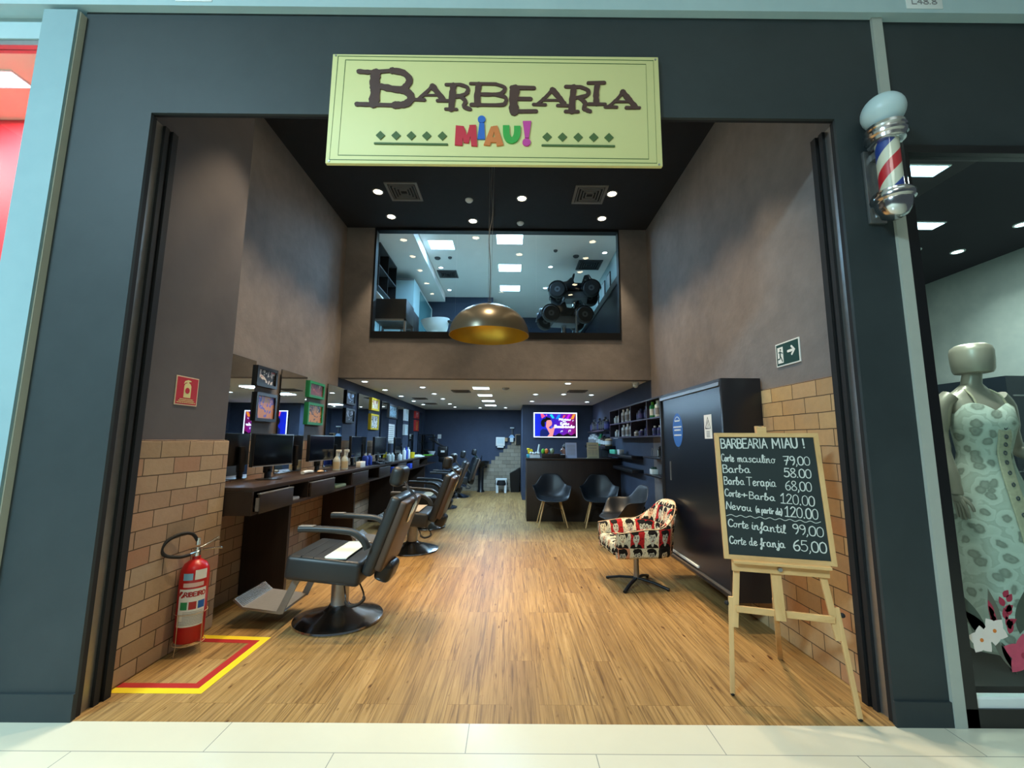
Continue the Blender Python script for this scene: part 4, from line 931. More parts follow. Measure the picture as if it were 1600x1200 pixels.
for i, y in enumerate((6.33, 6.50)): put('lotion_bottle', bottle(0.17, 0.045)('blue'), (-2.12, y, CT), 'dark blue bottle with pale cap, %s of two below the third picture pair' % ('left', 'right')[i], 'bottle', 'blue bottles')
for i, (y, c, cp, h) in enumerate(((7.42, 'clear', 'white', .15), (7.62, 'clear', 'white', .15), (8.15, 'pale', 'white', .13), (8.45, 'white', 'white', .22), (8.62, 'blue', 'blue', .24), (8.8, 'white', 'white', .23))):
    put('bottle', bottle(h, 0.04, cp)(c), (-2.08, y, CT), ['clear pump bottle before the fourth monitor, left one', 'clear pump bottle before the fourth monitor, right one', 'short pale bottle before the fifth monitor', 'white bottle left of the tall blue one on the counter', 'tall blue bottle between two white bottles on the counter', 'white bottle right of the tall blue one on the counter'][i], 'bottle')
put('tool_tray', [('tray', M['black'], lambda b: (box(b, -0.1, 0.1, -0.16, 0.16, 0, 0.02, bev=0.004), box(b, -0.05, 0.02, -0.13, 0.02, 0.02, 0.05, bev=0.01))), ('comb', M['dgrey'], lambda b: box(b, 0.03, 0.06, -0.12, 0.1, 0.02, 0.028))], (-2.06, 7.02, CT), 'black tray of barber tools on the counter, before the yellow frames', 'tray')
put('tool_tray', [('tray', M['black'], lambda b: (box(b, -0.09, 0.09, -0.14, 0.14, 0, 0.02, bev=0.004), box(b, -0.05, 0.02, -0.1, 0.04, 0.02, 0.045, bev=0.01))), ('comb', M['dgrey'], lambda b: box(b, 0.03, 0.06, -0.12, 0.1, 0.02, 0.028))], (-2.06, 6.70, CT), 'black tray of barber tools right after the blue bottles', 'tray')
put('yellow_tub', [('tub', M['yellow'], lambda b: lathe(b, [(0, 0), (0.055, 0), (0.065, 0.12), (0.06, 0.12), (0, 0.11)], 18))], (-2.1, 9.2, CT), 'yellow plastic tub on the far part of the counter', 'tub')
put('hand_towel', [('cloth', M['pale'], lambda b: (box(b, -0.12, 0.12, -0.25, 0.25, 0, 0.03, bev=0.012), ball(b, (0, 0.05, 0.03), (0.1, 0.18, 0.03))))], (-2.06, 9.55, CT), 'crumpled pale towel on the counter by the yellow tub', 'towel')
put('green_mat', [('mat', M['lime'], lambda b: box(b, -0.1, 0.1, -0.2, 0.2, 0, 0.02, bev=0.004))], (-2.06, 10.7, CT), 'bright green cloth near the far end of the counter', 'cloth')
put('hair_dryer', [('barrel', M['black'], lambda b: lathe(b, [(0, -.1), (.03, -.1), (.04, -.04), (.035, .1), (0, .1)], 14, Matrix.Translation((0, 0, .05)) @ Matrix.Rotation(PI/2, 4, 'X'))), ('grip', M['black'], lambda b: cyl(b, (0, 0.05, 0.045), (0.12, 0.08, 0.02), 0.018))], (-2.2, 10.2, CT), 'black hair dryer lying on the far part of the counter', 'hair dryer')
for i, y in enumerate((7.27, 8.5)): put('storage_box', [('box', M['blue'], lambda b: box(b, -0.1, 0.1, -0.1, 0.1, 0, 0.10, bev=0.01))], (-2.08, y+0.2, 0.812), 'blue box in the %s open bay of the counter' % ('fourth' if i == 0 else 'fifth'), 'box')
put('folded_cloth', [('cloth', M['sage'], lambda b: box(b, -0.1, 0.1, -0.16, 0.16, 0, 0.035, bev=0.012))], (-2.09, 5.15, 0.812), 'folded grey cloth in the second open bay of the counter', 'cloth')
put('scissors_case', [('case', M['grey'], lambda b: box(b, -0.05, 0.05, -0.08, 0.08, 0, 0.03, bev=0.008))], (-2.03, 4.05, 0.812), 'small grey case in the first open bay of the counter', 'case')
# ------------------------------------------------------------------ right wall: sliding door cabinet
cb = empty('wardrobe_cabinet', (1.65, 3.30, 0), 'tall black sliding door cabinet hung on the right wall behind the chalkboard', 'cabinet')
def kpart(name, mat, x0, x1, y0, y1, z0, z1, par=None, bev=0.0): return part(name, mat, par or cb, x0-1.65, x1-1.65, y0-3.30, y1-3.30, z0, z1, bev=bev)
kpart('side_panel', M['black_lam'], 1.635, 1.943, 3.29, 3.32, 0.21, 1.87, bev=0.002)
kpart('side_panel', M['black_lam'], 1.635, 1.943, 4.66, 4.69, 0.21, 1.87, bev=0.002)
kpart('top_panel', M['black_lam'], 1.635, 1.943, 3.32, 4.66, 1.845, 1.87)
kpart('bottom_panel', M['black_lam'], 1.66, 1.943, 3.32, 4.66, 0.21, 0.24)
kpart('back_panel', M['black_lam'], 1.93, 1.943, 3.32, 4.66, 0.24, 1.845)
kpart('sliding_rail', M['steel'], 1.63, 1.66, 3.325, 4.66, 1.815, 1.842)
kpart('sliding_rail', M['steel'], 1.645, 1.67, 3.325, 4.66, 0.245, 0.262)
M['cab_door'] = solid('cabinet_door', '#0e131d', 0.28, var=0.05)
d = kpart('sliding_door', M['cab_door'], 1.655, 1.672, 3.322, 4.64, 0.268, 1.812)
kpart('sliding_door', M['cab_door'], 1.69, 1.707, 4.0, 4.658, 0.268, 1.812)
kpart('pull_handle', M['steel'], 1.648, 1.656, 4.465, 4.485, 0.985, 1.175, par=d)
kpart('floor_guide', M['white'], 1.64, 1.655, 3.9, 4.5, 0.285, 0.30, par=d)
T = wall_T((1.655-1.65, 4.25-3.30, 1.49), *RIGHT)
bm = nb(); prism(bm, disc_poly(0, 0, 0.125, 32, 0.165), 0, 0.0015, T); st_ = link('round_sticker', bm, M['sticker'], cb); st_['label'] = 'round blue sticker with pale lettering'
bm = nb()
for i, (w, z) in enumerate(((0.06, 0.09), (0.1, 0.03), (0.08, 0.0), (0.09, -0.05))): greek(bm, -w, w, z, 0.014, T, 0.0015, 0.0022)
ribbon(bm, [(0.095*math.cos(a*PI/12), 0.13*math.sin(a*PI/12)) for a in range(3, 10)], 0.006, 0.0015, 0.0022, T); link('sticker_lettering', bm, M['pale'], st_)
T = wall_T((1.655-1.65, 3.59-3.30, 1.502), *RIGHT)
bm = nb(); prism(bm, [(-0.068, -0.1), (0.068, -0.1), (0.068, 0.1), (-0.068, 0.1)], 0, 0.0015, T); wl = link('warning_label', bm, M['paper'], cb); wl['label'] = 'white label with black warning triangle'
bm = nb(); ribbon(bm, [(-0.045, -0.015), (0, 0.078), (0.045, -0.015), (-0.045, -0.015)], 0.009, 0.0015, 0.0022, T); ribbon(bm, [(0.008, 0.05), (-0.008, 0.02), (0.008, 0.02), (-0.002, -0.002)], 0.006, 0.0015, 0.0022, T); link('warning_triangle', bm, M['black'], wl)
bm = nb()
for z in (-0.042, -0.056, -0.07, -0.082): greek(bm, -0.03, 0.03, z, 0.006, T, 0.0015, 0.0022)
link('fine_print', bm, M['grey'], wl)

# ------------------------------------------------------------------ cube shelf with products
M['shelf'] = solid('violet_black_shelf', '#2b2838', 0.4)
SY = [4.93, 5.52, 6.265, 6.94, 7.58]; SZ = [1.445, 1.668, 1.905]
sh = empty('cube_shelf', (1.86, 6.25, 1.445), 'dark wall shelf of eight compartments full of bottles on the right wall', 'shelf')
def spart(name, *b):
    x0, x1, y0, y1, z0, z1 = b; part(name, M['shelf'], sh, x0-1.86, x1-1.86, y0-6.25, y1-6.25, z0-1.445, z1-1.445)
for z in SZ: spart('shelf_board', 1.752, 1.955, SY[0], SY[4], z-0.012, z+0.006)
for y in SY: spart('divider', 1.754, 1.955, y-0.009, y+0.009, SZ[0], SZ[2])
spart('back_panel', 1.955, 1.963, SY[0], SY[4], SZ[0], SZ[2])
def proto(h, r, c, cap='white', neck=0.4):
    bm = nb(); lathe(bm, [(0, 0), (r*.95, 0), (r, h*.04), (r, h*.70), (r*.8, h*.78), (r*neck, h*.82), (0, h*.82)], 12); b = link('product_bottle', bm, M[c])
    bm = nb(); lathe(bm, [(r*neck*1.2, h*.81), (r*neck*1.2, h), (0, h)], 10); link('cap', bm, M[cap], b)
    bm = nb(); lathe(bm, [(r*1.02, h*.15), (r*1.02, h*.55)], 12, cap=False); link('label_band', bm, M[{'pale': 'grey', 'white': 'grey', 'black': 'dgrey', 'dblue': 'purple', 'purple': 'dblue'}.get(c, 'pale')], b)
    b['category'] = 'bottle'; return b
fills = [(0, 1, [(0.05, .17, .035, 'black', 'pale'), (.15, .19, .035, 'white', 'green'), (.25, .20, .04, 'white', 'white'), (.36, .205, .042, 'lime', 'lime'), (.46, .2, .038, 'green', 'lime'), (.54, .15, .03, 'blue', 'white')], 'mixed white and green bottles in the upper compartment beside the cabinet'),
 (1, 1, [(.05, .18, .035, 'purple', 'purple'), (.18, .17, .045, 'dblue', 'dblue'), (.34, .15, .045, 'dblue', 'dblue'), (.52, .14, .045, 'dblue', 'dblue')], 'dark blue bottle in the upper row, second compartment from the cabinet'),
 (2, 1, [(.06, .205, .04, 'pale', 'white'), (.17, .205, .04, 'pale', 'white'), (.28, .2, .04, 'pale', 'white'), (.40, .2, .04, 'pale', 'white'), (.52, .2, .04, 'pale', 'white')], 'tall pale bottle in the upper row, third compartment from the cabinet'),
 (3, 1, [(.08, .16, .04, 'clear', 'pale'), (.2, .16, .04, 'clear', 'pale'), (.32, .13, .04, 'clear', 'pale'), (.44, .12, .04, 'clear', 'pale')], 'grey bottle in the upper row, compartment farthest from the cabinet'),
 (0, 0, [(.05, .14, .03, 'purple', 'pale'), (.13, .13, .03, 'pale', 'white'), (.22, .12, .03, 'purple', 'pale'), (.31, .11, .03, 'blue', 'pale'), (.40, .12, .03, 'purple', 'white'), (.49, .10, .03, 'pale', 'white')], 'small violet or pale bottle in the lower compartment beside the cabinet'),
 (1, 0, [(.06, .09, .03, 'dblue', 'dblue'), (.2, .13, .04, 'purple', 'purple'), (.34, .09, .04, 'purple', 'pale'), (.46, .09, .04, 'purple', 'purple'), (.58, .08, .04, 'pale', 'pale')], 'small violet jar in the lower row, second compartment from the cabinet'),
 (2, 0, [(.06, .195, .04, 'pale', 'white'), (.17, .195, .04, 'pale', 'white'), (.28, .19, .04, 'pale', 'white'), (.40, .19, .04, 'pale', 'white'), (.52, .185, .04, 'pale', 'white')], 'tall pale bottle in the lower row, third compartment from the cabinet'),
 (3, 0, [(.08, .15, .035, 'clear', 'white'), (.19, .15, .035, 'clear', 'white'), (.30, .12, .035, 'clear', 'white'), (.42, .11, .035, 'clear', 'white')], 'grey bottle in the lower row, compartment farthest from the cabinet')]
for c, r_, items, lb in fills:
    for i, (dy_, h, r, col, cap) in enumerate(items):
        b = proto(h, r, col, cap); b.location = (1.80+0.03*(i % 2), SY[c]+0.02+dy_, SZ[r_]+0.0065)
        b['group'] = 'bottles, '+lb
        if c == 0: b['label'] = {('lime', 1): 'lime green bottle', ('green', 1): 'dark green bottle'}.get((col, r_), {'black': 'black', 'white': 'white', 'blue': 'blue', 'purple': 'violet', 'pale': 'pale'}.get(col, col)+' bottle') + (' in the upper compartment beside the cabinet' if r_ else ' in the lower compartment beside the cabinet') + ('' if col in ('lime', 'green', 'black', 'blue') else {1: ', nearer one', 2: ', middle one', 0: ', nearest', 3: ', fourth', 4: ', fifth', 5: ', farthest'}[i])
        else: b['label'] = lb
# small floating shelves below, with what stands on them
def shelf(y0, y1, z, d, lb, t=0.03):
    bm = nb(); box(bm, 1.963-d, 1.963, y0, y1, z-t, z, bev=0.002); o = link('wall_shelf', bm, M['black_lam']); tag(o, lb, 'shelf', 'small black floating wall shelves')
shelf(5.15, 5.86, 1.18, 0.17, 'upper black floating shelf close to the cabinet, with small figures', 0.02)
shelf(5.15, 5.80, 0.955, 0.17, 'lower black floating shelf close to the cabinet, with a white pot', 0.02)
shelf(6.4, 7.95, 1.16, 0.17, 'black floating shelf in the middle of the right wall, with white boxes', 0.05)
shelf(6.4, 7.95, 0.96, 0.17, 'empty black floating shelf in the middle of the right wall, lowest', 0.05)
shelf(8.25, 10.0, 1.60, 0.17, 'black shelf of dark bottles behind the reception desk')
shelf(8.05, 10.2, 1.29, 0.2, 'black shelf of pale bottles behind the reception desk', 0.06)
put('plant_pot', [('pot', M['white'], lambda b: box(b, -0.04, 0.04, -0.05, 0.05, 0, 0.065, bev=0.004)), ('leaves', M['exit_green'], lambda b: [ball(b, (0.02*math.cos(k), 0.025*math.sin(k), 0.075), (0.02, 0.02, 0.02), seg=8, rin=6) for k in range(6)])], (1.87, 5.66, 0.956), 'white square pot on the lower shelf close to the cabinet', 'plant pot')
put('figurine', [('figure', M['black'], lambda b: (lathe(b, [(0, 0), (0.028, 0), (0.022, 0.03), (0.03, 0.09), (0.012, 0.105), (0, 0.105)], 12), ball(b, (0, 0, 0.12), 0.02))), ('stripe', M['white'], lambda b: box(b, -0.031, -0.026, -0.006, 0.006, 0.02, 0.09))], (1.88, 5.42, 1.181), 'small black and white figure on the upper shelf close to the cabinet', 'figurine')
put('figurine', [('figure', M['black'], lambda b: (lathe(b, [(0, 0), (0.025, 0), (0.02, 0.05), (0.028, 0.07), (0.0, 0.09)], 12))), ('stripe', M['white'], lambda b: ball(b, (0, 0, 0.09), 0.022, seg=10, rin=8))], (1.88, 5.2, 1.181), 'small white headed figure on the upper shelf, touching the cabinet', 'figurine')
put('wire_figure', [('wire', M['grey'], lambda b: tube(b, smooth_path([(0, -.03, 0), (0, -.03, .08), (0, 0, .11), (0, .03, .08), (0, .03, 0)], 4), 0.004, 6))], (1.88, 5.72, 1.181), 'thin wire ornament on the upper shelf close to the cabinet, far end', 'ornament')
put('white_box', [('box', M['white'], lambda b: box(b, -0.04, 0.04, -0.07, 0.07, 0, 0.08, bev=0.004))], (1.86, 7.3, 1.161), 'small white box on the middle shelf, nearer one', 'box')
put('white_box', [('box', M['mint'], lambda b: box(b, -0.05, 0.05, -0.2, 0.2, 0, 0.07, bev=0.004))], (1.86, 7.7, 1.161), 'pale green box on the middle shelf, farther one', 'box')
put('price_board', [('board', M['paper'], lambda b: box(b, -0.006, 0.0, -0.16, 0.16, -0.09, 0.11)), ('fine_print', M['grey'], lambda b: [greek(b, -0.12, 0.12, 0.06-0.035*k, 0.012, wall_T((-0.006, 0, 0), *RIGHT)) for k in range(4)])], (1.958, 8.0, 1.52), 'white printed card on the right wall at the far end of the cube shelf', 'card')
for i in range(9):
    y = 8.35+i*0.18; b = proto(0.2+0.06*(i % 3 == 1), 0.06, 'black' if i % 4 else 'dblue', 'dgrey'); b.location = (1.88, y, 1.601); b['label'] = 'dark bottle on the shelf behind the reception desk'; b['group'] = 'dark bottles behind the reception'
for i in range(9):
    y = 8.2+i*0.22; col = ['tan', 'brown_tint', 'brown_tint', 'green', 'clear', 'pale', 'pale', 'pale', 'pale'][i]
    b = proto([.17, .17, .2, .24, .18, .22, .25, .25, .24][i], 0.07, col, 'green' if i == 3 else ('black' if i < 3 else 'pale')); b.location = (1.87, y, 1.291)
    b['label'] = {0: 'tan bottle at the near end of the shelf behind the desk', 1: 'brown bottle on the shelf behind the desk, nearer one', 2: 'brown bottle on the shelf behind the desk, farther one', 3: 'green bottle on the shelf behind the desk', 4: 'short clear bottle on the shelf behind the desk'}.get(i, 'pale tall bottle at the far end of the shelf behind the desk'); b['group'] = 'pale bottles behind the reception'
for i in range(2):
    put('box_file', [('box', M['dgrey'], lambda b: box(b, -0.06, 0.06, -0.05, 0.05, 0, 0.17))], (1.68+0.14*i, 8.35, 1.076), 'grey box file standing on the desk return by the wall, %s one' % ('left', 'right')[i], 'box file')

# ------------------------------------------------------------------ reception desk
dk = empty('reception_desk', (1.1, 7.6, 0), 'dark brown reception desk with plain tall front', 'desk')
def dpart(name, mat, *b, bev=0.003):
    x0, x1, y0, y1, z0, z1 = b; return part(name, mat, dk, x0-1.1, x1-1.1, y0-7.6, y1-7.6, z0, z1, bev=bev)
dpart('front_panel', M['dkwood2'], 0.285, 1.93, 7.6, 7.63, 0, 1.045)
dpart('side_panel', M['dkwood2'], 0.285, 0.315, 7.63, 8.2, 0, 1.045)
dpart('counter_top', M['dkwood2'], 0.275, 1.945, 7.59, 7.95, 1.045, 1.075)
dpart('work_surface', M['dkwood2'], 0.315, 1.945, 7.95, 8.3, 0.72, 0.75)
dpart('desk_return', M['dkwood2'], 1.6, 1.945, 8.3, 8.5, 1.045, 1.075)
DZ = 1.076
def holder(x, w, h, mat, lb, rows_, tilt=8):
    e = empty('sign_holder', (x, 7.72, DZ), lb, 'sign holder')
    TT = Matrix.Rotation(R(-tilt), 4, 'X')
    bm = nb(); box(bm, -w/2, w/2, -0.004, 0.004, 0.0, h, M=TT); box(bm, -w/2, w/2, -0.01, 0.09, 0, 0.006); link('holder', bm, mat, e)
    bm = nb(); T_ = TT @ wall_T((0, -0.004, 0), *FRONT); rows_(bm, T_, w, h); link('print', bm, M['grey'] if mat != M['cream'] else M['brown_ink'], e)
holder(1.085, 0.20, 0.275, solid('bluish_sheet', '#b8c6e2', 0.35), 'bluish white paper sheet in an upright holder on the reception desk', lambda b, T_, w, h: [greek(b, -w*.38, w*.38, h*(.85-.05*k), 0.004, T_) for k in range(14)])
holder(1.475, 0.21, 0.28, solid('cream_menu', '#cfc8a4', 0.5), 'cream menu card standing at the right end of the reception desk', lambda b, T_, w, h: ([greek(b, -w*.35, w*.35, h*z, 0.016 if z > .7 else 0.006, T_) for z in (.82, .66, .62, .07)], [greek(b, c*w-.025, c*w+.025, h*(.5-.06*k), 0.005, T_) for k in range(5) for c in (-.3, 0, .3)]))
put('toy_figure', [('body', M['yellow'], lambda b: (box(b, -0.05, 0.04, -0.03, 0.03, 0.07, 0.15, bev=0.015), box(b, -0.065, -0.01, -0.03, 0.03, 0.13, 0.17, bev=0.012))), ('base', M['teal'], lambda b: box(b, -0.07, 0.09, -0.04, 0.04, 0, 0.06, bev=0.01))], (0.36, 7.76, DZ), 'yellow toy on a blue base at the left end of the reception desk', 'toy')
put('pen_holder', [('holder', M['white'], lambda b: lathe(b, [(0, 0), (0.045, 0), (0.04, 0.015), (0.016, 0.03), (0.018, 0.13), (0, 0.13)], 14)), ('pen', M['pale'], lambda b: cyl(b, (0, 0, 0.12), (0.02, 0, 0.24), 0.016))], (0.50, 7.80, DZ), 'white stand with an upright pale stick on the desk next to the yellow toy', 'holder')
put('bead_string', [('beads', M['pale'], lambda b: [ball(b, (0.046*k, 0, 0.085-0.006*(k % 2)), (0.024, 0.02, 0.024), seg=10, rin=8) for k in range(4)]+[box(b, -0.02, 0.16, -0.008, 0.008, 0, 0.065)])], (0.36, 7.645, DZ), 'row of pale beads on a block beside the yellow toy', 'ornament')
bk_ = put('wooden_tray', [('tray', M['dkwood'], lambda b: (box(b, -0.16, 0.16, -0.07, 0.07, 0, 0.075, bev=0.006)))], (0.72, 7.74, DZ), 'brown box tray holding egg shaped toys on the desk', 'tray')
for x, c, h, lb in ((0.585, 'lime', .085, 'green egg shaped toy in the brown tray, leftmost'), (0.645, 'orange', .10, 'orange egg shaped toy in the brown tray'), (0.745, 'sage', .07, 'pale green egg shaped toy in the brown tray, right one')):
    put('egg_toy', [('egg', M[c], lambda b: ball(b, (0, 0, 0.04), (0.035, 0.03, 0.05), seg=14, rin=10))], (x, 7.74, DZ+0.075), lb, 'toy')
put('black_cap', [('cap', M['black'], lambda b: ball(b, (0, 0, 0.05), (0.05, 0.04, 0.05), seg=14, rin=10))], (0.745, 7.80, DZ+0.076), 'round black toy behind the pale green egg', 'toy')
put('card_reader', [('body', M['black'], lambda b: box(b, -0.05, 0.05, -0.05, 0.05, 0.0, 0.06, bev=0.01)), ('screen', M['pale'], lambda b: box(b, -0.03, 0.04, -0.04, 0.02, 0.0605, 0.066))], (0.93, 7.74, DZ), 'black card reader with pale top on the desk before the person', 'card reader')
# ------------------------------------------------------------------ screen on the partition wall
tv = empty('wall_screen', (1.068, 10.3, 1.758), 'wall screen showing a singer in a hat, on the partition behind reception', 'screen')
bm = nb(); box(bm, -0.53, 0.53, -0.05, 0, -0.305, 0.305, bev=0.006); link('casing', bm, M['black'], tv)
def lit(name, c, s=1.0): return glow('screen_'+name, c, s)
M['sc_w'] = lit('white', '#cfe4ff', 2.2)
bm = nb(); box(bm, -0.52, 0.52, -0.052, -0.0501, -0.296, 0.296); link('bright_border', bm, M['sc_w'], tv)
k = NT('screen_picture'); v = k.obj(); sp = k.n('ShaderNodeSeparateXYZ'); k.t.links.new(v, sp.inputs[0]); nz = k.noise(v, 7, 3)
c = k.ramp(k.math('ADD', k.math('MULTIPLY', k.math('ADD', sp.outputs[0], 0.5), 0.75), k.math('MULTIPLY', nz.outputs[0], 0.35)), [(0.1, lin('#0a2ee8')), (0.4, lin('#1a1fc0')), (0.62, lin('#4a16b8')), (0.85, lin('#8a1272')), (1, lin('#3a0a38'))])
k.base((0, 0, 0, 1)); k.set(k.b, 'Emission Color', c); k.b.inputs['Emission Strength'].default_value = 1.1
bm = nb(); box(bm, -0.495, 0.495, -0.0535, -0.0521, -0.275, 0.272); pict = link('picture', bm, k.m, tv)
T = wall_T((0, -0.0535, 0), *FRONT)
def sc(px, py): return ((px-760)/1035*1.02, -(py-545)/600*0.585)
def scp(mat, pts, dz, nm): bm = nb(); prism(bm, [sc(*p) for p in pts][::-1], 0, dz, T); link(nm, bm, mat, pict)
for pts, c in (([(400, 270), (450, 270), (520, 330), (430, 390)], '#ff5a8a'), ([(620, 300), (680, 280), (740, 380), (690, 390)], '#19d8e8'), ([(830, 290), (890, 290), (850, 400), (760, 400)], '#108af0'), ([(1080, 280), (1130, 280), (1070, 400), (1010, 400)], '#c41af0'), ([(1190, 280), (1250, 280), (1200, 400), (1130, 400)], '#ff9a30'), ([(960, 300), (1010, 310), (960, 380), (930, 370)], '#f05a50'), ([(530, 290), (560, 290), (560, 330), (530, 330)], '#e04ac0')): scp(lit('beam', c), pts, 0.0004, 'light_beam')
scp(lit('crowd', '#12041c', .6), [(640, 830), (640, 770), (760, 800), (850, 740), (950, 800), (1050, 745), (1140, 800), (1240, 740), (1255, 830)], 0.0005, 'crowd')
scp(lit('shirt', '#0c1c6a'), [(385, 830), (395, 690), (450, 640), (540, 660), (600, 720), (600, 830)], 0.0006, 'shirt')
scp(lit('skin', '#f59a9a'), [(530, 590), (545, 440), (620, 420), (665, 440), (680, 500), (670, 550), (630, 580), (600, 600), (625, 640), (690, 620), (720, 580), (750, 590), (740, 640), (690, 830), (560, 830), (620, 760), (560, 640)], 0.0008, 'singer')
scp(lit('hat', '#0c0608', .4), [(405, 520), (415, 450), (460, 400), (520, 385), (535, 340), (570, 360), (620, 370), (655, 400), (640, 425), (560, 430), (535, 470), (500, 480), (510, 540), (490, 600), (430, 580)], 0.001, 'hat')
scp(lit('microphone', '#4a5ae0'), [(640, 590), (680, 570), (700, 600), (660, 640)], 0.001, 'microphone')
for s, x0, y0, x1, h, w in (('Músicas', 850, 432, 1130, 50, .012), ('que', 940, 465, 1010, 22, .008), ('Estão', 885, 540, 1095, 55, .013), ('Bombando', 740, 612, 1225, 62, .018)):
    bm = nb(); a, b_ = sc(x0, y0), sc(x1, y0); letter(bm, s, a[0], a[1], b_[0], b_[1], h/600*0.6, w, 0.0005, 0.0013, T); link('screen_lettering', bm, M['sc_w'], pict)
bm = nb(); ribbon(bm, [sc(1180, 450), sc(1195, 425)], 0.01, 0.0005, 0.0013, T); ribbon(bm, [sc(890, 720), sc(900, 690), sc(935, 680), sc(925, 710)], 0.008, 0.0005, 0.0013, T); ribbon(bm, [sc(1080, 715), sc(1090, 670), sc(1130, 665), sc(1120, 700)], 0.01, 0.0005, 0.0013, T)
link('music_notes', bm, M['sc_w'], pict)
# ------------------------------------------------------------------ person behind the desk
pe = empty('person', (1.12, 8.62, 0), 'person in dark clothing seated behind the reception desk, facing left', 'person')
def skin_mesh(name, nodes, edges, mat, parent, sub=2):
    me = bpy.data.meshes.new(name); me.from_pydata([n[0] for n in nodes], edges, [])
    o = bpy.data.objects.new(name, me); COL.objects.link(o); o.parent = parent; me.materials.append(mat)
    sm = o.modifiers.new('skin', 'SKIN'); sm.use_smooth_shade = True
    for i, n in enumerate(nodes):
        d = me.skin_vertices[0].data[i]; r = n[1]; d.radius = r if isinstance(r, tuple) else (r, r); d.use_root = (i == 0)
    ss = o.modifiers.new('subdivision', 'SUBSURF'); ss.levels = sub; ss.render_levels = sub
    return o
nodes = [((0.05, 0, 0.53), (.15, .12)), ((0.04, 0, 0.70), (.13, .10)), ((0.02, 0, 0.88), (.15, .11)), ((0.01, 0, 1.0), (.10, .08)), ((0.0, 0, 1.07), .055), ((-0.015, 0, 1.13), .07), ((-0.02, 0, 1.21), (.085, .095)), ((-0.015, 0, 1.285), (.07, .075)),
 ((0.0, -0.19, 0.97), .06), ((-0.03, -0.25, 0.74), .048), ((-0.22, -0.14, 0.78), .034), ((0.0, 0.19, 0.97), .06), ((-0.03, 0.25, 0.74), .048), ((-0.22, 0.14, 0.78), .034),
 ((-0.02, -0.11, 0.51), .085), ((-0.42, -0.12, 0.50), .062), ((-0.40, -0.12, 0.10), .042), ((-0.02, 0.11, 0.51), .085), ((-0.42, 0.12, 0.50), .062), ((-0.40, 0.12, 0.10), .042), ((-0.52, -0.12, 0.045), .036), ((-0.52, 0.12, 0.045), .036)]
ed = [(0, 1), (1, 2), (2, 3), (3, 4), (4, 5), (5, 6), (6, 7), (3, 8), (8, 9), (9, 10), (3, 11), (11, 12), (12, 13), (0, 14), (14, 15), (15, 16), (0, 17), (17, 18), (18, 19), (16, 20), (19, 21)]
for s in (0, 1):      # palms and fingers
    w = 10 if s == 0 else 13; sy = -1 if s == 0 else 1; b0 = len(nodes)
    nodes.append(((-0.29, sy*0.125, 0.775), .026)); ed.append((w, b0))
    for f in range(4): nodes.append(((-0.37+abs(f-1.5)*0.006, sy*0.125+(f-1.5)*0.02, 0.768), .008)); ed.append((b0, len(nodes)-1))
    nodes.append(((-0.31, sy*0.085, 0.772), .009)); ed.append((w, len(nodes)-1))
body = skin_mesh('body', nodes, ed, M['skin'], pe)
bm = nb(); ball(bm, (-0.105, 0, 1.19), (0.022, 0.016, 0.026), seg=10, rin=8); ball(bm, (-0.095, 0, 1.145), (0.016, 0.028, 0.008), seg=10, rin=6); ball(bm, (-0.01, -0.095, 1.195), (0.02, 0.012, 0.03), seg=10, rin=8); ball(bm, (-0.01, 0.095, 1.195), (0.02, 0.012, 0.03), seg=10, rin=8); link('face', bm, M['skin'], pe)
bm = nb(); ball(bm, (-0.098, -0.034, 1.215), 0.011, seg=8, rin=6); ball(bm, (-0.098, 0.034, 1.215), 0.011, seg=8, rin=6); link('eyes', bm, M['paper'], pe)
bm = nb(); ball(bm, (0.008, 0, 1.255), (0.098, 0.098, 0.085), seg=18, rin=12); link('hair', bm, M['hair'], pe)
shirt = skin_mesh('shirt', [(n[0], (n[1][0]*1.12, n[1][1]*1.12) if isinstance(n[1], tuple) else n[1]*1.15) for n in nodes[:4]]+[(nodes[8][0], .072), ((-0.02, -0.235, 0.82), .06), (nodes[11][0], .072), ((-0.02, 0.235, 0.82), .06)], [(0, 1), (1, 2), (2, 3), (3, 4), (4, 5), (3, 6), (6, 7)], M['matte_black'], pe)
pc = empty('office_chair', (1.17, 8.62, 0), 'low black office chair under the person behind the reception desk', 'chair')
bm = nb(); box(bm, -0.22, 0.22, -0.22, 0.22, 0.34, 0.40, bev=0.02); link('seat', bm, M['vinyl'], pc)
bm = nb(); box(bm, 0.24, 0.28, -0.2, 0.2, 0.42, 0.85, bev=0.02); box(bm, 0.2, 0.26, -0.03, 0.03, 0.36, 0.5); link('backrest', bm, M['vinyl'], pc)
bm = nb(); lathe(bm, [(0.24, 0), (0.24, 0.02), (0.04, 0.05), (0.03, 0.34)], 20); link('pedestal', bm, M['black'], pc)

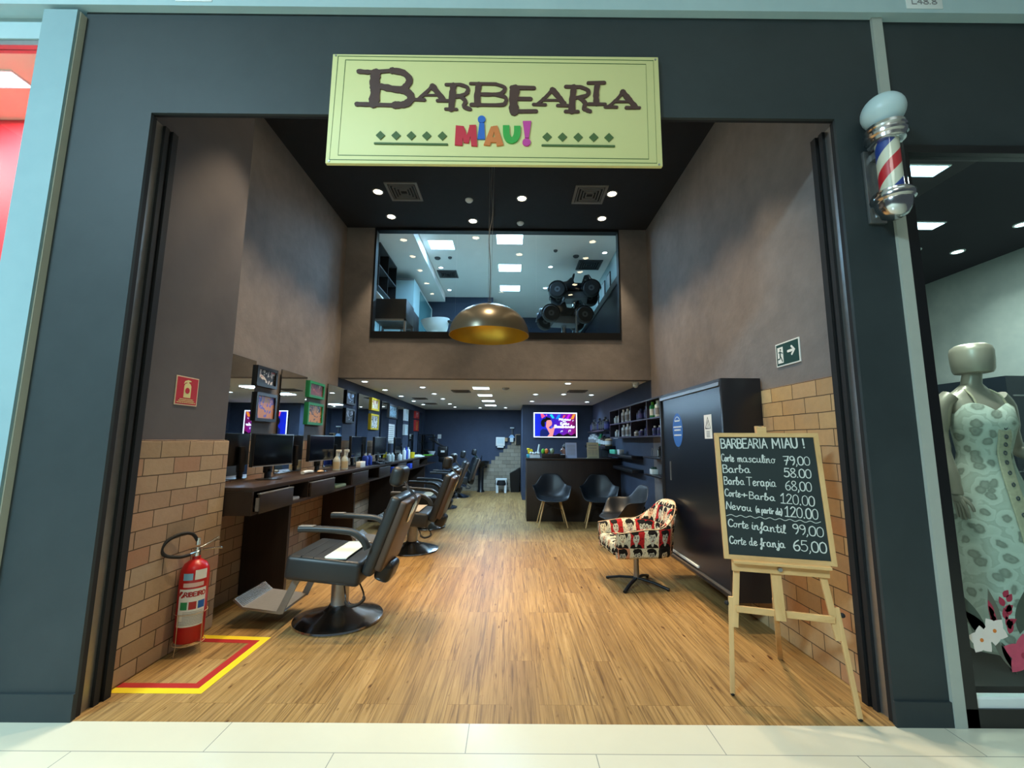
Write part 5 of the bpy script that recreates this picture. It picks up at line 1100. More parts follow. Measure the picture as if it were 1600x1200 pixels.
# ------------------------------------------------------------------ moulded armchairs on wooden legs
M['shell'] = solid('black_moulded_plastic', '#171b20', 0.38, var=0.03)
def make_armchair(loc, rz, label):
    t = empty('moulded_armchair', loc, label, 'chair', rz, 'black moulded armchairs')
    N, K = 48, 10; bm = nb(); rs = []
    def sm(a, b, x): x = max(0, min(1, (x-a)/(b-a))); return x*x*(3-2*x)
    for k in range(K+1):
        u = k/K; r = []
        for i in range(N):
            a = 2*PI*i/N; back = math.sin(a)                   # +y is the back of the chair
            ang = abs(((a-PI/2+PI) % (2*PI))-PI)               # angle away from the back
            H = 0.205+0.175*(1-sm(0.35, 1.0, ang))              # back high, arms lower
            H *= 1-sm(1.75, 2.35, ang)
            H += -0.015*sm(2.3, 2.8, ang)
            rx, ry = 0.315, 0.30
            f = u**0.62
            x = rx*math.cos(a)*f*(1-0.10*(1-u)); y = ry*math.sin(a)*f
            if back > 0: y *= 1.0-0.12*(1-u)
            z = 0.435+H*max(0.0, (u-0.35)/0.65)**1.9
            if u > 0.93: x *= 1.02; y *= 1.02
            r.append((x, y, z))
        rs.append(r)
    rings(bm, rs[1:], True, False); o = link('shell', bm, M['shell'], t, angle=80)
    md = o.modifiers.new('solidify', 'SOLIDIFY'); md.thickness = 0.008; md.offset = 1
    s2 = o.modifiers.new('subdivision', 'SUBSURF'); s2.levels = s2.render_levels = 1
    for sx in (-1, 1):
        for sy in (-1, 1):
            bm = nb(); cyl(bm, (sx*0.13, sy*0.12, 0.415), (sx*0.235, sy*0.22, 0.0), 0.014, 0.010, 10); link('leg', bm, M['pine'], t)
    bm = nb()
    for p, q in (((-.17, -.16, .26), (.15, .14, .36)), ((.17, -.16, .26), (-.15, .14, .36)), ((-.13, -.12, .41), (.13, -.12, .41)), ((-.13, .12, .41), (.13, .12, .41)), ((-.13, -.12, .41), (-.13, .12, .41)), ((.13, -.12, .41), (.13, .12, .41))): tube(bm, [p, q], 0.005, 6)
    link('wire_bracing', bm, M['matte_black'], t)
    return t
ac = make_armchair((0.69, 7.26, 0), R(0), 'black moulded armchair left of two before the reception desk, facing the entrance')
dup(ac, (1.47, 7.22, 0), 'black moulded armchair right of two before the reception desk', R(-8))
dup(ac, (1.45, 5.62, 0), 'black moulded armchair seen from its side, behind the patterned chair', R(-82))
sdt = empty('side_table', (1.68, 6.42, 0), 'low dark side table with magazines between the black armchairs', 'table')
bm = nb(); box(bm, -0.22, 0.22, -0.25, 0.25, 0.44, 0.47, bev=0.004); link('table_top', bm, M['black_lam'], sdt)
for sx in (-1, 1):
    for sy in (-1, 1): bm = nb(); box(bm, sx*0.19-0.012, sx*0.19+0.012, sy*0.22-0.012, sy*0.22+0.012, 0, 0.44); link('leg', bm, M['matte_black'], sdt)
for i, (x, y, rz, c) in enumerate(((1.60, 6.36, 10, 'paper'), (1.74, 6.50, -15, 'pale'), (1.66, 6.42, 30, 'purple'))):
    put('magazine', [('cover', M[c], lambda b: box(b, -0.1, 0.1, -0.14, 0.14, 0, 0.008, bev=0.001))], (x, y, 0.471+0.0085*i), ['white magazine at the bottom of the pile on the side table', 'pale magazine in the middle of the pile on the side table', 'violet magazine on top of the pile on the side table'][i], 'magazine', None, R(rz))

# ------------------------------------------------------------------ swivel armchair covered in portraits
def portrait_mat():
    """collage of anonymous faces: background, shoulders, face, hair and features per cell"""
    k = NT('portrait_fabric'); k.prm(0.75, 0, 0.2)
    uv = k.n('ShaderNodeUVMap'); sp = k.n('ShaderNodeSeparateXYZ')
    wn = k.noise(uv.outputs[0], 30, 2); add = k.n('ShaderNodeVectorMath', operation='MULTIPLY_ADD'); k.t.links.new(wn.outputs['Color'], add.inputs[0]); add.inputs[1].default_value = (0.014, 0.014, 0); k.t.links.new(uv.outputs[0], add.inputs[2])
    k.t.links.new(add.outputs[0], sp.inputs[0])
    X = k.math('DIVIDE', sp.outputs[0], 0.135); Y = k.math('DIVIDE', sp.outputs[1], 0.165)
    ci, cj = k.math('FLOOR', X), k.math('FLOOR', Y)
    cb_ = k.n('ShaderNodeCombineXYZ'); k.t.links.new(ci, cb_.inputs[0]); k.t.links.new(cj, cb_.inputs[1])
    wh = k.n('ShaderNodeTexWhiteNoise', noise_dimensions='2D'); k.t.links.new(cb_.outputs[0], wh.inputs['Vector'])
    rs = k.n('ShaderNodeSeparateColor'); k.t.links.new(wh.outputs['Color'], rs.inputs[0])
    r1, r2, r3 = rs.outputs[0], rs.outputs[1], rs.outputs[2]
    u = k.math('SUBTRACT', k.math('FRACT', X), k.math('ADD', 0.42, k.math('MULTIPLY', r1, 0.16))); v = k.math('FRACT', Y)
    def ell(cx, cy, rx, ry):
        a = k.math('DIVIDE', k.math('SUBTRACT', u, cx), rx); b = k.math('DIVIDE', k.math('SUBTRACT', v, cy), ry)
        return k.math('LESS_THAN', k.math('ADD', k.math('MULTIPLY', a, a), k.math('MULTIPLY', b, b)), 1.0)
    bg = k.ramp(r2, [(0, lin('#d9d0ae')), (0.34, lin('#a8201f')), (0.52, lin('#cfc6a6')), (0.70, lin('#c98a68')), (0.80, lin('#b9b49a')), (0.93, lin('#26221f'))], 'CONSTANT')
    sk = k.ramp(r3, [(0, lin('#cfc2a0')), (0.4, lin('#c59a78')), (0.7, lin('#b9b6a2'))], 'CONSTANT')
    blk = lin('#14110f')
    c = k.mix(ell(0.0, 0.0, 0.42, 0.24), bg, blk)
    c = k.mix(ell(0.0, 0.27, 0.10, 0.2), c, sk)
    c = k.mix(k.math('MULTIPLY', ell(0.03, 0.74, 0.30, 0.25), k.math('GREATER_THAN', r1, 0.25)), c, blk)
    c = k.mix(ell(0.0, 0.52, 0.22, 0.29), c, sk)
    c = k.mix(ell(-0.08, 0.84, 0.26, 0.13), c, blk)
    n = k.noise(uv.outputs[0], 55, 3, 0.6, 0.8)
    for ex in (-0.09, 0.09):
        c = k.mix(ell(ex, 0.57, 0.055, 0.03), c, blk); c = k.mix(ell(ex, 0.645, 0.075, 0.018), c, blk)
    c = k.mix(ell(0.0, 0.375, 0.075, 0.022), c, lin('#7a1d1c')); c = k.mix(ell(0.03, 0.46, 0.03, 0.05), c, lin('#8a735a'))
    bl = k.math('GREATER_THAN', n.outputs[0], 0.60); c = k.mix(k.math('MULTIPLY', bl, 0.85), c, blk)
    line = k.math('LESS_THAN', k.math('FRACT', X), 0.02); c = k.mix(line, c, lin('#d9d0ae'))
    k.base(c); return k.m
PM = portrait_mat()
def uv_from(o, fn):
    me = o.data; uvl = me.uv_layers.new(name='UVMap')
    for p in me.polygons:
        for li in p.loop_indices:
            uvl.data[li].uv = fn(me.vertices[me.loops[li].vertex_index].co, p.normal)
sw = empty('swivel_armchair', (1.235, 4.36, 0), 'swivel armchair covered with a collage of portraits, on a star base', 'chair', R(6))
bm = nb(); rs = []
path = []
for i in range(41):      # plan outline of the tub from the left arm front, round the back, to the right arm front
    t = i/40; a = R(-100+200*t)
    s = abs(t-.5)*2
    if s > 0.62: x = 0.06-(s-0.62)/0.38*0.34; y = (0.255 if t > .5 else -0.255)*(1-0.03*(s-0.62)); nx, ny = 0, (1 if t > .5 else -1)
    else: q = (t-.5)*2/0.62*PI/2; x = 0.06+0.235*math.cos(q)**0.8 if math.cos(q) > 0 else 0.06; y = 0.255*math.copysign(abs(math.sin(q))**0.85, q); nx, ny = math.cos(q), math.sin(q)
    top = 0.575+0.225*(1-max(0, min(1, (s-0.05)/0.55))**2*(3-2*max(0, min(1, (s-0.05)/0.55)))) - 0.035*max(0, (s-0.7)/0.3)
    path.append((x, y, nx, ny, top))
for x, y, nx, ny, top in path:
    th = 0.075; sec = []
    lean = (top-0.33)*0.12
    for du, z in ((-th*.5, 0.335), (-th*.5, 0.335+(top-.335)*.5), (-th*.5+lean*.9, top-0.03), (-th*.28+lean, top-0.006), (lean, top), (th*.28+lean, top-0.006), (th*.5+lean, top-0.03), (th*.5+lean*.4, 0.335+(top-.335)*.5), (th*.5, 0.335), (th*.3, 0.31), (-th*.3, 0.31)):
        sec.append((x+nx*du, y+ny*du, z))
    rs.append(sec)
rings(bm, rs, True, True); o = link('tub', bm, PM, sw, angle=60)
uv_from(o, lambda co, n: (math.atan2(co.y, -(co.x-0.5))*0.34+co.x*0.5 if False else (co.x*(1 if abs(n.y) > abs(n.x) else 0)+co.y*(0 if abs(n.y) > abs(n.x) else 1)+3.0+(0.5 if n.y > 0 else 0), co.z+0.08)))
bm = nb(); box(bm, -0.30, 0.22, -0.225, 0.225, 0.315, 0.45, bev=0.04, seg=4); o = link('seat_cushion', bm, PM, sw); uv_from(o, lambda co, n: (co.y+5.0+(co.x if abs(n.y) > .6 else 0), co.z+0.3 if abs(n.z) < .6 else co.x+2.0))
bm = nb(); tube(bm, [(p[0]+p[2]*0.025+p[2]*(p[4]-.33)*.12, p[1]+p[3]*0.025+p[3]*(p[4]-.33)*.12, p[4]-0.004) for p in path], 0.005, 6); link('piping', bm, M['tan'], sw)
bm = nb(); cyl(bm, (0, 0, 0.05), (0, 0, 0.30), 0.026, 0.026, 16); cyl(bm, (0, 0, 0.29), (0, 0, 0.325), 0.09, 0.09, 20); link('column', bm, M['steel'], sw)
for a in (40, 130, 220, 310):
    bm = nb(); c, s = math.cos(R(a+8)), math.sin(R(a+8)); sweep(bm, [(0.02*c, 0.02*s, 0.062), (0.17*c, 0.17*s, 0.045), (0.31*c, 0.31*s, 0.012)], 0.034, 0.02, side=(-s, c, 0)); cyl(bm, (0.3*c, 0.3*s, 0.0), (0.3*c, 0.3*s, 0.01), 0.014); link('leg', bm, M['dkmetal'], sw)

# ------------------------------------------------------------------ chalkboard on easel
EO, ETH, EAL = (1.474, 2.44, 0.7226), R(-15.47), R(8.44)
er = Vector((math.cos(ETH), math.sin(ETH), 0)); en = Vector((math.sin(ETH), -math.cos(ETH), 0)); eu = Vector((0, 0, 1))*math.cos(EAL)-en*math.sin(EAL)
cbd = empty('chalkboard', EO, 'black chalkboard with handwritten prices in a pine frame, standing on the easel', 'chalkboard')
TB = wall_T((0, 0, 0), er, eu)
W2, HB = 0.273, 0.712
bm = nb(); prism(bm, [(-W2+.015, 0.015), (W2-.015, 0.015), (W2-.015, HB-.015), (-W2+.015, HB-.015)], -0.012, 0.0, TB); link('slate', bm, M['chalkboard'], cbd)
for q, m in (([(-W2, 0), (W2, 0), (W2-.024, .024), (-W2+.024, .024)], 'pinex'), ([(-W2, HB), (-W2+.024, HB-.024), (W2-.024, HB-.024), (W2, HB)], 'pinex'), ([(-W2, 0), (-W2+.024, .024), (-W2+.024, HB-.024), (-W2, HB)], 'pine'), ([(W2, 0), (W2, HB), (W2-.024, HB-.024), (W2-.024, .024)], 'pine')):
    bm = nb(); prism(bm, q, -0.016, 0.008, TB); link('frame_rail', bm, M[m], cbd)
bm = nb()
for s, x0, y0, x1, y1, h in (('BARBEARIA', -0.240, 0.621, 0.008, 0.624, 0.055), ('MIAU', 0.036, 0.624, 0.165, 0.628, 0.055), ('!', 0.185, 0.628, 0.21, 0.629, 0.05), ('Corte', -0.244, 0.544, -0.177, 0.542, 0.043), ('masculino', -0.158, 0.542, 0.041, 0.538, 0.044), ('79,00', 0.083, 0.53, 0.215, 0.529, 0.048), ('Barba', -0.241, 0.477, -0.096, 0.479, 0.045), ('58.00', 0.078, 0.462, 0.212, 0.457, 0.048), ('Barba', -0.240, 0.409, -0.133, 0.409, 0.044), ('Terapia', -0.121, 0.407, 0.03, 0.404, 0.047), ('68,00', 0.076, 0.389, 0.205, 0.384, 0.05), ('Corte', -0.242, 0.344, -0.160, 0.338, 0.04), ('+', -0.155, 0.336, -0.125, 0.334, 0.04), ('Barba', -0.115, 0.333, 0.016, 0.325, 0.039), ('120.00', 0.044, 0.316, 0.209, 0.304, 0.053), ('Nevou', -0.240, 0.271, -0.11, 0.262, 0.04), ('(a partir de)', -0.089, 0.26, 0.043, 0.25, 0.034), ('120.00', 0.057, 0.245, 0.217, 0.235, 0.054), ('Corte', -0.238, 0.175, -0.134, 0.167, 0.04), ('infantil', -0.119, 0.166, 0.046, 0.154, 0.043), ('99,00', 0.084, 0.156, 0.231, 0.144, 0.05), ('Corte', -0.238, 0.083, -0.154, 0.079, 0.039), ('de', -0.139, 0.08, -0.098, 0.08, 0.039), ('franja', -0.083, 0.078, 0.038, 0.077, 0.041), ('65,00', 0.079, 0.068, 0.236, 0.063, 0.054)):
    letter(bm, s, x0, y0, x1, y1, h, 0.0066 if s in ('BARBEARIA', 'MIAU', '!') else 0.005, 0.0, 0.0006, TB, jit=0.25)
ribbon(bm, [(v.x, v.y) for v in smooth_path([(-0.243+0.0247*i, 0.236-0.0009*i+(0.005 if i % 2 else -0.004), 0) for i in range(20)], 4)], 0.003, 0, 0.0006, TB)
link('chalk_lettering', bm, M['chalk'], cbd)
es = empty('easel', (EO[0], EO[1], 0), 'pine tripod easel carrying the chalkboard, in front of the right brick wall', 'easel')
Z0 = EO[2]
def ep(u, v, d=0.0): return Vector((0, 0, Z0))+er*u+eu*v-en*d          # board plane coordinates, d behind the board
def ebar(name, a, b, w, h, m='pine', side=None):
    bm = nb(); sweep(bm, [a, b], w, h, side=side or tuple(er), rnd=0.12); return link(name, bm, M[m], es)
ebar('ledge', ep(-0.235, -0.006, -0.01), ep(0.235, -0.006, -0.01), 0.016, 0.06, 'pinex', (0, 0, 1))
ebar('apron', ep(-0.235, -0.035, 0.012), ep(0.235, -0.035, 0.012), 0.055, 0.02, 'pinex', (0, 0, 1))
fl = Vector((1.229-EO[0], 2.534-EO[1], 0)); fr = Vector((1.748-EO[0], 2.324-EO[1], 0)); fb = Vector((1.735-EO[0], 2.93-EO[1], 0))
tl, tr = ep(-0.205, -0.01, 0.03), ep(0.205, -0.01, 0.03)
for tp, ft_, sg_ in ((tl, fl, -1), (tr, fr, 1)):
    d = (ft_-tp); ebar('leg', tp, tp+d*0.5, 0.032, 0.018); ebar('leg_extension', tp+d*0.28+er*sg_*0.026, ft_+er*sg_*0.004+Vector((0, 0, 0.012)), 0.024, 0.016)
    bm = nb(); ball(bm, tuple(ft_+er*sg_*0.004+Vector((0, 0, 0.009))), (0.012, 0.012, 0.009), seg=10, rin=6); link('rubber_foot', bm, M['matte_black'], es)
    bm = nb(); p = tp+d*0.33+er*sg_*0.045; ball(bm, tuple(p), 0.013, seg=10, rin=6); link('clamp_knob', bm, M['matte_black'], es)
ebar('crossbar', tl+(fl-tl)*0.36+en*0.012, tr+(fr-tr)*0.36+en*0.012, 0.034, 0.016, 'pinex', (0, 0, 1))
ebar('mast', ep(-0.015, -0.30, 0.03), ep(-0.015, 0.755, 0.032), 0.05, 0.018)
bm = nb(); q = ep(-0.015, 0.745, 0.02); cyl(bm, q, q+en*0.02, 0.011, 0.009, 12); q = ep(0.0, -0.035, 0.0); cyl(bm, q, q+en*0.012, 0.013, 0.011, 12); link('screw_knob', bm, M['steel'], es)
ebar('top_clip', ep(-0.04, HB+0.012, 0.006), ep(0.01, HB+0.012, 0.006), 0.05, 0.03, 'pinex', (0, 0, 1))
top = ep(-0.015, -0.02, 0.055); d = fb-top
ebar('rear_leg', top, top+d*0.55, 0.034, 0.018); ebar('rear_leg_extension', top+d*0.35-en*0.02, fb-en*0.006+Vector((0, 0, 0.004)), 0.028, 0.016)
# ------------------------------------------------------------------ rear of the room
BY = 12.1
sk = empty('pedestal_sink', (-0.80, 11.86, 0), 'black pedestal sink against the stepped stone tiles of the back wall', 'sink')
bm = nb(); lathe(bm, [(0.11, 0), (0.105, 0.02), (0.075, 0.06), (0.07, 0.6), (0.1, 0.68), (0, 0.69)], 20); link('pedestal', bm, M['black'], sk)
bm = nb(); lathe(bm, [(0.08, 0.66), (0.16, 0.70), (0.215, 0.77), (0.225, 0.82), (0.20, 0.822), (0.18, 0.78), (0.05, 0.74), (0, 0.74)], 28); link('basin', bm, M['black'], sk)
bm = nb(); tube(bm, smooth_path([(0, 0.16, 0.81), (0, 0.16, 0.95), (0, 0.1, 0.97), (0, 0.05, 0.93)], 4), 0.014, 8); link('tap', bm, M['chrome'], sk)
put('soap_bottle', bottle(0.16, 0.04, 'black')('exit_green'), (-0.95, 11.84, 0.822), 'dark soap bottle standing on the left rim of the black sink', 'bottle')
fs = empty('step_stool', (-0.24, 11.72, 0), 'black and white step stool before the stone tiles', 'stool')
bm = nb(); box(bm, -0.15, 0.15, -0.12, 0.12, 0.33, 0.37, bev=0.01); link('top', bm, M['white'], fs)
bm = nb(); lathe(bm, [(0.165, 0.2), (0.17, 0.24), (0.15, 0.33)], 20, cap=False); link('skirt', bm, M['matte_black'], fs)
for sx in (-1, 1):
    for sy in (-1, 1): bm = nb(); box(bm, sx*0.11-0.03, sx*0.11+0.03, sy*0.09-0.02, sy*0.09+0.02, 0, 0.33); link('leg', bm, M['white'], fs)
wb = empty('waste_bin', (0.12, 11.9, 0), 'tall black waste bin with swing lid in the corner of the partition', 'bin')
bm = nb(); rings(bm, [[(sx*(0.11+0.03*t), sy*(0.10+0.03*t), 0.5*t) for sx, sy in ((-1, -1), (1, -1), (1, 1), (-1, 1))] for t in (0, 1)], True, True); link('bin_body', bm, M['black'], wb, smooth=False)
bm = nb(); prism(bm, [(-0.13, 0.5), (0.14, 0.5), (0.14, 0.66), (0.02, 0.58)], -0.13, 0.13, Matrix(((1, 0, 0, 0), (0, 0, 1, 0), (0, 1, 0, 0), (0, 0, 0, 1)))); link('lid', bm, M['black'], wb)
td = empty('towel_dispenser', (-0.285, BY, 1.23), 'white paper towel dispenser on the navy back wall', 'dispenser')
bm = nb(); box(bm, -0.125, 0.125, -0.11, 0, 0, 0.245, bev=0.012); link('housing', bm, M['paper'], td)
bm = nb(); box(bm, -0.09, 0.09, -0.10, -0.02, -0.05, 0.0, bev=0.01); link('paper_edge', bm, M['paper'], td)
bm = nb()
for i in range(4): greek(bm, -0.09, 0.09, 0.19-0.035*i, 0.009, wall_T((0, -0.11, 0), *FRONT))
link('fine_print', bm, M['teal'], td)
put('wall_fixture', [('post', M['dgrey'], lambda b: box(b, -0.02, 0.02, -0.06, -0.02, -0.2, 0)), ('head', M['pale'], lambda b: box(b, -0.06, 0.06, -0.09, -0.0, 0.0, 0.03, bev=0.006))], (0.04, BY, 1.72), 'dark post with pale top on the back wall beside the partition', 'fixture')
put('soap_dispenser', [('body', M['white'], lambda b: box(b, -0.05, 0.05, -0.1, 0, 0, 0.12, bev=0.015)), ('tank', solid('blue_tank', '#9fc4e6', 0.3), lambda b: prism(b, [(-0.09, 0), (0.09, 0), (0.03, 0.08), (-0.03, 0.08)], -0.0, 0.09, Matrix(((1, 0, 0, 0), (0, 0, -1, 0), (0, 1, 0, 0.12), (0, 0, 0, 1)))))], (0.03, BY, 1.34), 'white and pale blue soap dispenser at the top of the stone steps', 'dispenser')
put('tan_cup', [('cup', M['tan'], lambda b: lathe(b, [(0, 0), (0.04, 0), (0.045, 0.1), (0, 0.1)], 14))], (-0.12, BY-0.06, 1.36), 'tan cup at the top of the stone steps by the dispenser', 'cup')
e = empty('wall_cupboard', (0.21, BY, 1.40), 'small black wall cupboard with pale frame beside the partition', 'cupboard')
bm = nb(); box(bm, -0.06, 0.065, -0.08, 0, -0.13, 0.14); link('cupboard_body', bm, M['matte_black'], e)
bm = nb(); box(bm, -0.075, -0.06, -0.085, 0, -0.13, 0.155); box(bm, -0.06, 0.065, -0.085, 0, 0.14, 0.155); link('pale_frame', bm, M['tan'], e)
# hair steamer and shelf unit in the far left corner
hs = empty('hair_steamer', (-1.78, 11.45, 0), 'black hair steamer with angled arm in the far left corner', 'hair steamer')
bm = nb(); lathe(bm, [(0.26, 0), (0.26, 0.03), (0.04, 0.06), (0.03, 0.08)], 20); link('base', bm, M['black'], hs)
bm = nb(); cyl(bm, (0, 0, 0.05), (0, 0, 0.82), 0.02); link('pole', bm, M['dkmetal'], hs)
bm = nb(); box(bm, -0.14, 0.12, -0.1, 0.1, 0.95, 1.22, bev=0.03); box(bm, -0.11, 0.09, -0.07, 0.07, 0.8, 0.96, bev=0.03); link('steamer_head', bm, M['black'], hs)
bm = nb(); box(bm, -0.05, 0.05, -0.104, -0.1, 1.06, 1.11); link('control_label', bm, M['paper'], hs)
bm = nb(); sweep(bm, [(-0.40, 0.1, 1.42), (0.02, 0.0, 1.20)], 0.06, 0.05); tube(bm, smooth_path([(-0.38, 0.1, 1.44), (-0.2, 0.05, 1.45), (-0.16, 0.02, 1.3)], 4), 0.012, 6); link('arm', bm, M['black'], hs)
sf = empty('bottle_rack', (-2.25, 11.8, 1.0), 'dark rack with glass shelves at the far left end of the counter', 'rack')
bm = nb(); box(bm, -0.14, 0.16, -0.1, 0.1, 0.5, 0.53); box(bm, -0.14, 0.16, -0.1, 0.1, 0.1, 0.12); box(bm, 0.13, 0.16, -0.1, 0.1, 0.0, 0.5); box(bm, -0.14, -0.11, -0.1, 0.1, 0, 0.5); link('frame', bm, M['dkmetal'], sf)
bm = nb(); box(bm, -0.11, 0.13, -0.09, 0.09, 0.3, 0.308); link('glass_shelf', bm, M['glass_grn'], sf)
put('white_bowl', [('bowl', M['pale'], lambda b: lathe(b, [(0, 0), (0.06, 0), (0.10, 0.09), (0.09, 0.09), (0.0, 0.03)], 18))], (-2.06, 11.3, 1.0), 'pale bowl at the far end of the counter', 'bowl')
put('notice_card', [('card', M['paper'], lambda b: box(b, -0.05, 0.05, -0.003, 0, -0.06, 0.06))], (-2.0, BY, 1.48), 'small white card on the back wall above the hair steamer', 'card')

# ------------------------------------------------------------------ mezzanine behind the upper window
MF = 2.62
def bench(x, y, w, d, lb, h0=3.18, h1=3.50):
    t = empty('padded_bench', (x, y, MF), lb, 'bench', group='benches behind the upper window')
    bm = nb(); box(bm, 0, w, 0, d, h0-MF, h1-MF, bev=0.015); link('padded_panel', bm, solid('dark_leather', '#2c2826', 0.45), t)
    bm = nb(); box(bm, 0, w, -0.01, 0.02, h0-MF-0.03, h0-MF); box(bm, 0, w, d-0.02, d, h0-MF-0.03, h0-MF); link('frame', bm, M['steel'], t)
    for a in (0.0, w-0.03):
        for b in (-0.01, d-0.03): bm = nb(); box(bm, a, a+0.03, b, b+0.03, 0, h0-MF); link('leg', bm, M['steel'], t)
    return t
bench(-2.10, 6.25, 0.51, 0.5, 'dark padded bench on steel legs at the lower left of the upper window')
bench(-1.87, 7.0, 0.20, 0.5, 'second dark bench on steel legs, behind the first one on the mezzanine', 3.24, 3.57)
put('white_pillow', [('cushion', M['paper'], lambda b: prism(b, [(0, 0), (0.12, 0), (0.02, 0.14)], 0, 0.3, Matrix(((1, 0, 0, 0), (0, 0, 1, 0), (0, 1, 0, 0), (0, 0, 0, 1)))))], (-2.09, 6.3, 3.501), 'white wedge cushion on the first mezzanine bench', 'cushion')
cu = empty('wall_shelf_unit', (-2.42, 6.4, 3.75), 'dark wall shelf unit on the left wall of the mezzanine', 'shelf')
bm = nb(); box(bm, 0.0, 0.02, 0, 1.0, 0, 0.72); link('back_panel', bm, M['matte_black'], cu)
for z in (0.0, 0.34, 0.7): bm = nb(); box(bm, 0.02, 0.34, 0, 1.0, z, z+0.02); link('shelf_board', bm, M['dgrey'], cu)
for y in (0.0, 0.49, 0.98): bm = nb(); box(bm, 0.02, 0.335, y, y+0.02, 0.02, 0.70); link('divider', bm, M['matte_black'], cu)
wc = empty('white_cabinet', (-2.40, 7.6, MF), 'white tall cabinet on the left side of the mezzanine', 'cabinet')
bm = nb(); box(bm, 0, 0.59, 0, 0.5, 0, 1.72); link('cabinet_body', bm, M['white_wall'], wc)
bm = nb(); box(bm, 0, 0.59, -0.012, 0, 1.69, 1.72); link('top_edge', bm, M['grey'], wc)
gp = empty('glass_partition', (-1.84, 8.12, MF), 'green glass partition beside the white cabinet on the mezzanine', 'partition')
bm = nb(); box(bm, 0, 0.012, 0, 1.3, 0, 1.70); link('glass_sheet', bm, solid('frosted_green_glass', '#5f8d90', 0.15), gp)
bm = nb(); box(bm, -0.01, 0.022, 1.3, 1.33, 0, 1.72); box(bm, -0.01, 0.022, 0, 1.3, 1.70, 1.72); link('frame', bm, M['white'], gp)
bs = empty('shampoo_basin', (-1.38, 7.5, MF), 'white shampoo basin behind the upper window, left of the pendant lamp', 'basin')
bm = nb(); rs = []
for k in range(9):
    u = k/8; z = 0.66+0.27*u; s = 0.55+0.45*u**0.6
    rs.append([(0.26*s*math.cos(a)+0.04*(1-u), 0.2*s*math.sin(a), z+(0.05*(1-math.cos(a))*-0.5*u)) for a in [2*PI*i/24 for i in range(24)]])
rings(bm, rs, True, False); rings(bm, [rs[-1], [(p[0]*.9, p[1]*.9, p[2]) for p in rs[-1]], [(p[0]*.6, p[1]*.6, p[2]-0.12) for p in rs[-1]]], False, True); link('bowl', bm, M['white'], bs)
bm = nb(); lathe(bm, [(0.12, 0), (0.1, 0.1), (0.08, 0.4), (0.14, 0.68), (0, 0.68)], 20); link('stand', bm, M['white'], bs)
bm = nb(); ball(bm, (0.26, 0, 0.87), (0.05, 0.09, 0.03), seg=12, rin=8); link('neck_rest', bm, M['matte_black'], bs)
def toy_car(x, y, z, sc, rz, lb):
    t = empty('toy_car_seat', (x, y, MF), lb, 'toy car', rz, 'black toy car seats for children'); h = z-MF
    bm = nb()
    prof = [(-0.40, 0.07), (-0.43, 0.12), (-0.40, 0.19), (-0.30, 0.215), (-0.12, 0.235), (-0.05, 0.30), (-0.02, 0.30), (0.01, 0.20), (0.14, 0.19), (0.19, 0.33), (0.25, 0.34), (0.31, 0.24), (0.40, 0.21), (0.43, 0.15), (0.41, 0.07)]
    rs = []
    for yy, s in ((-0.20, .90), (-0.17, 1), (0.17, 1), (0.20, .90)): rs.append([(a*s*sc, yy*sc, h+(0.14+(b-0.14)*s)*sc) for a, b in prof])
    rings(bm, rs, True, True); link('car_body', bm, solid('glossy_black', '#15171a', 0.12), t, angle=50)
    for wx in (-0.27, 0.28):
        for wy in (-0.25, 0.25):
            bm = nb(); ar = [((wx+0.155*math.cos(q))*sc, 0, h+(0.06+0.155*math.sin(q))*sc) for q in [PI*i/10 for i in range(11)]]
            sweep(bm, [Vector((p[0], wy*sc*0.92, p[2])) for p in ar], 0.10*sc, 0.012*sc, side=(0, 1, 0)); link('mudguard', bm, M['black'], t)
            Mx = Matrix.Translation((wx*sc, wy*sc, h+0.06*sc)) @ Matrix.Rotation(PI/2, 4, 'X')
            bm = nb(); lathe(bm, [(0.07*sc, -0.055*sc), (0.118*sc, -0.055*sc), (0.138*sc, -0.03*sc), (0.138*sc, 0.03*sc), (0.118*sc, 0.055*sc), (0.07*sc, 0.055*sc)], 28, Mx); w = link('wheel', bm, M['matte_black'], t)
            bm = nb(); lathe(bm, [(0, -0.05*sc), (0.03*sc, -0.058*sc), (0.075*sc, -0.05*sc), (0.078*sc, 0.05*sc), (0.03*sc, 0.058*sc), (0, 0.05*sc)], 16, Mx); link('hub_cap', bm, M['dgrey'], w)
    bm = nb(); box(bm, -0.2*sc, 0.22*sc, -0.15*sc, 0.15*sc, h-0.06*sc, h+0.07*sc, bev=0.01); link('chassis', bm, M['dgrey'], t)
    bm = nb(); tube(bm, [(-0.02*sc+0.03*math.cos(a)*sc, 0.09*math.sin(a)*sc, h+(0.33+0.085*math.cos(a))*sc) for a in [2*PI*i/18 for i in range(18)]], 0.012*sc, 6, True); cyl(bm, (-0.02*sc, 0, h+0.33*sc), (-0.1*sc, 0, h+0.22*sc), 0.012*sc); link('steering_wheel', bm, M['matte_black'], t)
    bm = nb(); ball(bm, (-0.405*sc, -0.13*sc, h+0.15*sc), 0.035*sc, seg=10, rin=8); ball(bm, (-0.405*sc, 0.13*sc, h+0.15*sc), 0.035*sc, seg=10, rin=8); link('headlights', bm, M['grey'], t)
    bm = nb(); cyl(bm, (0, 0, 0.02), (0, 0, h+0.05*sc), 0.045, 0.045, 16); lathe(bm, [(0.28, 0), (0.28, 0.02), (0.06, 0.05)], 24); link('pedestal', bm, M['chrome'], t)
    return t
toy_car(0.87, 6.92, 3.34, 1.0, R(6), 'black toy car seat with big tyres, nearer and lower of two behind the upper window')
toy_car(1.14, 7.55, 3.98, 1.08, R(-8), 'black toy car seat, farther and higher of two behind the upper window')
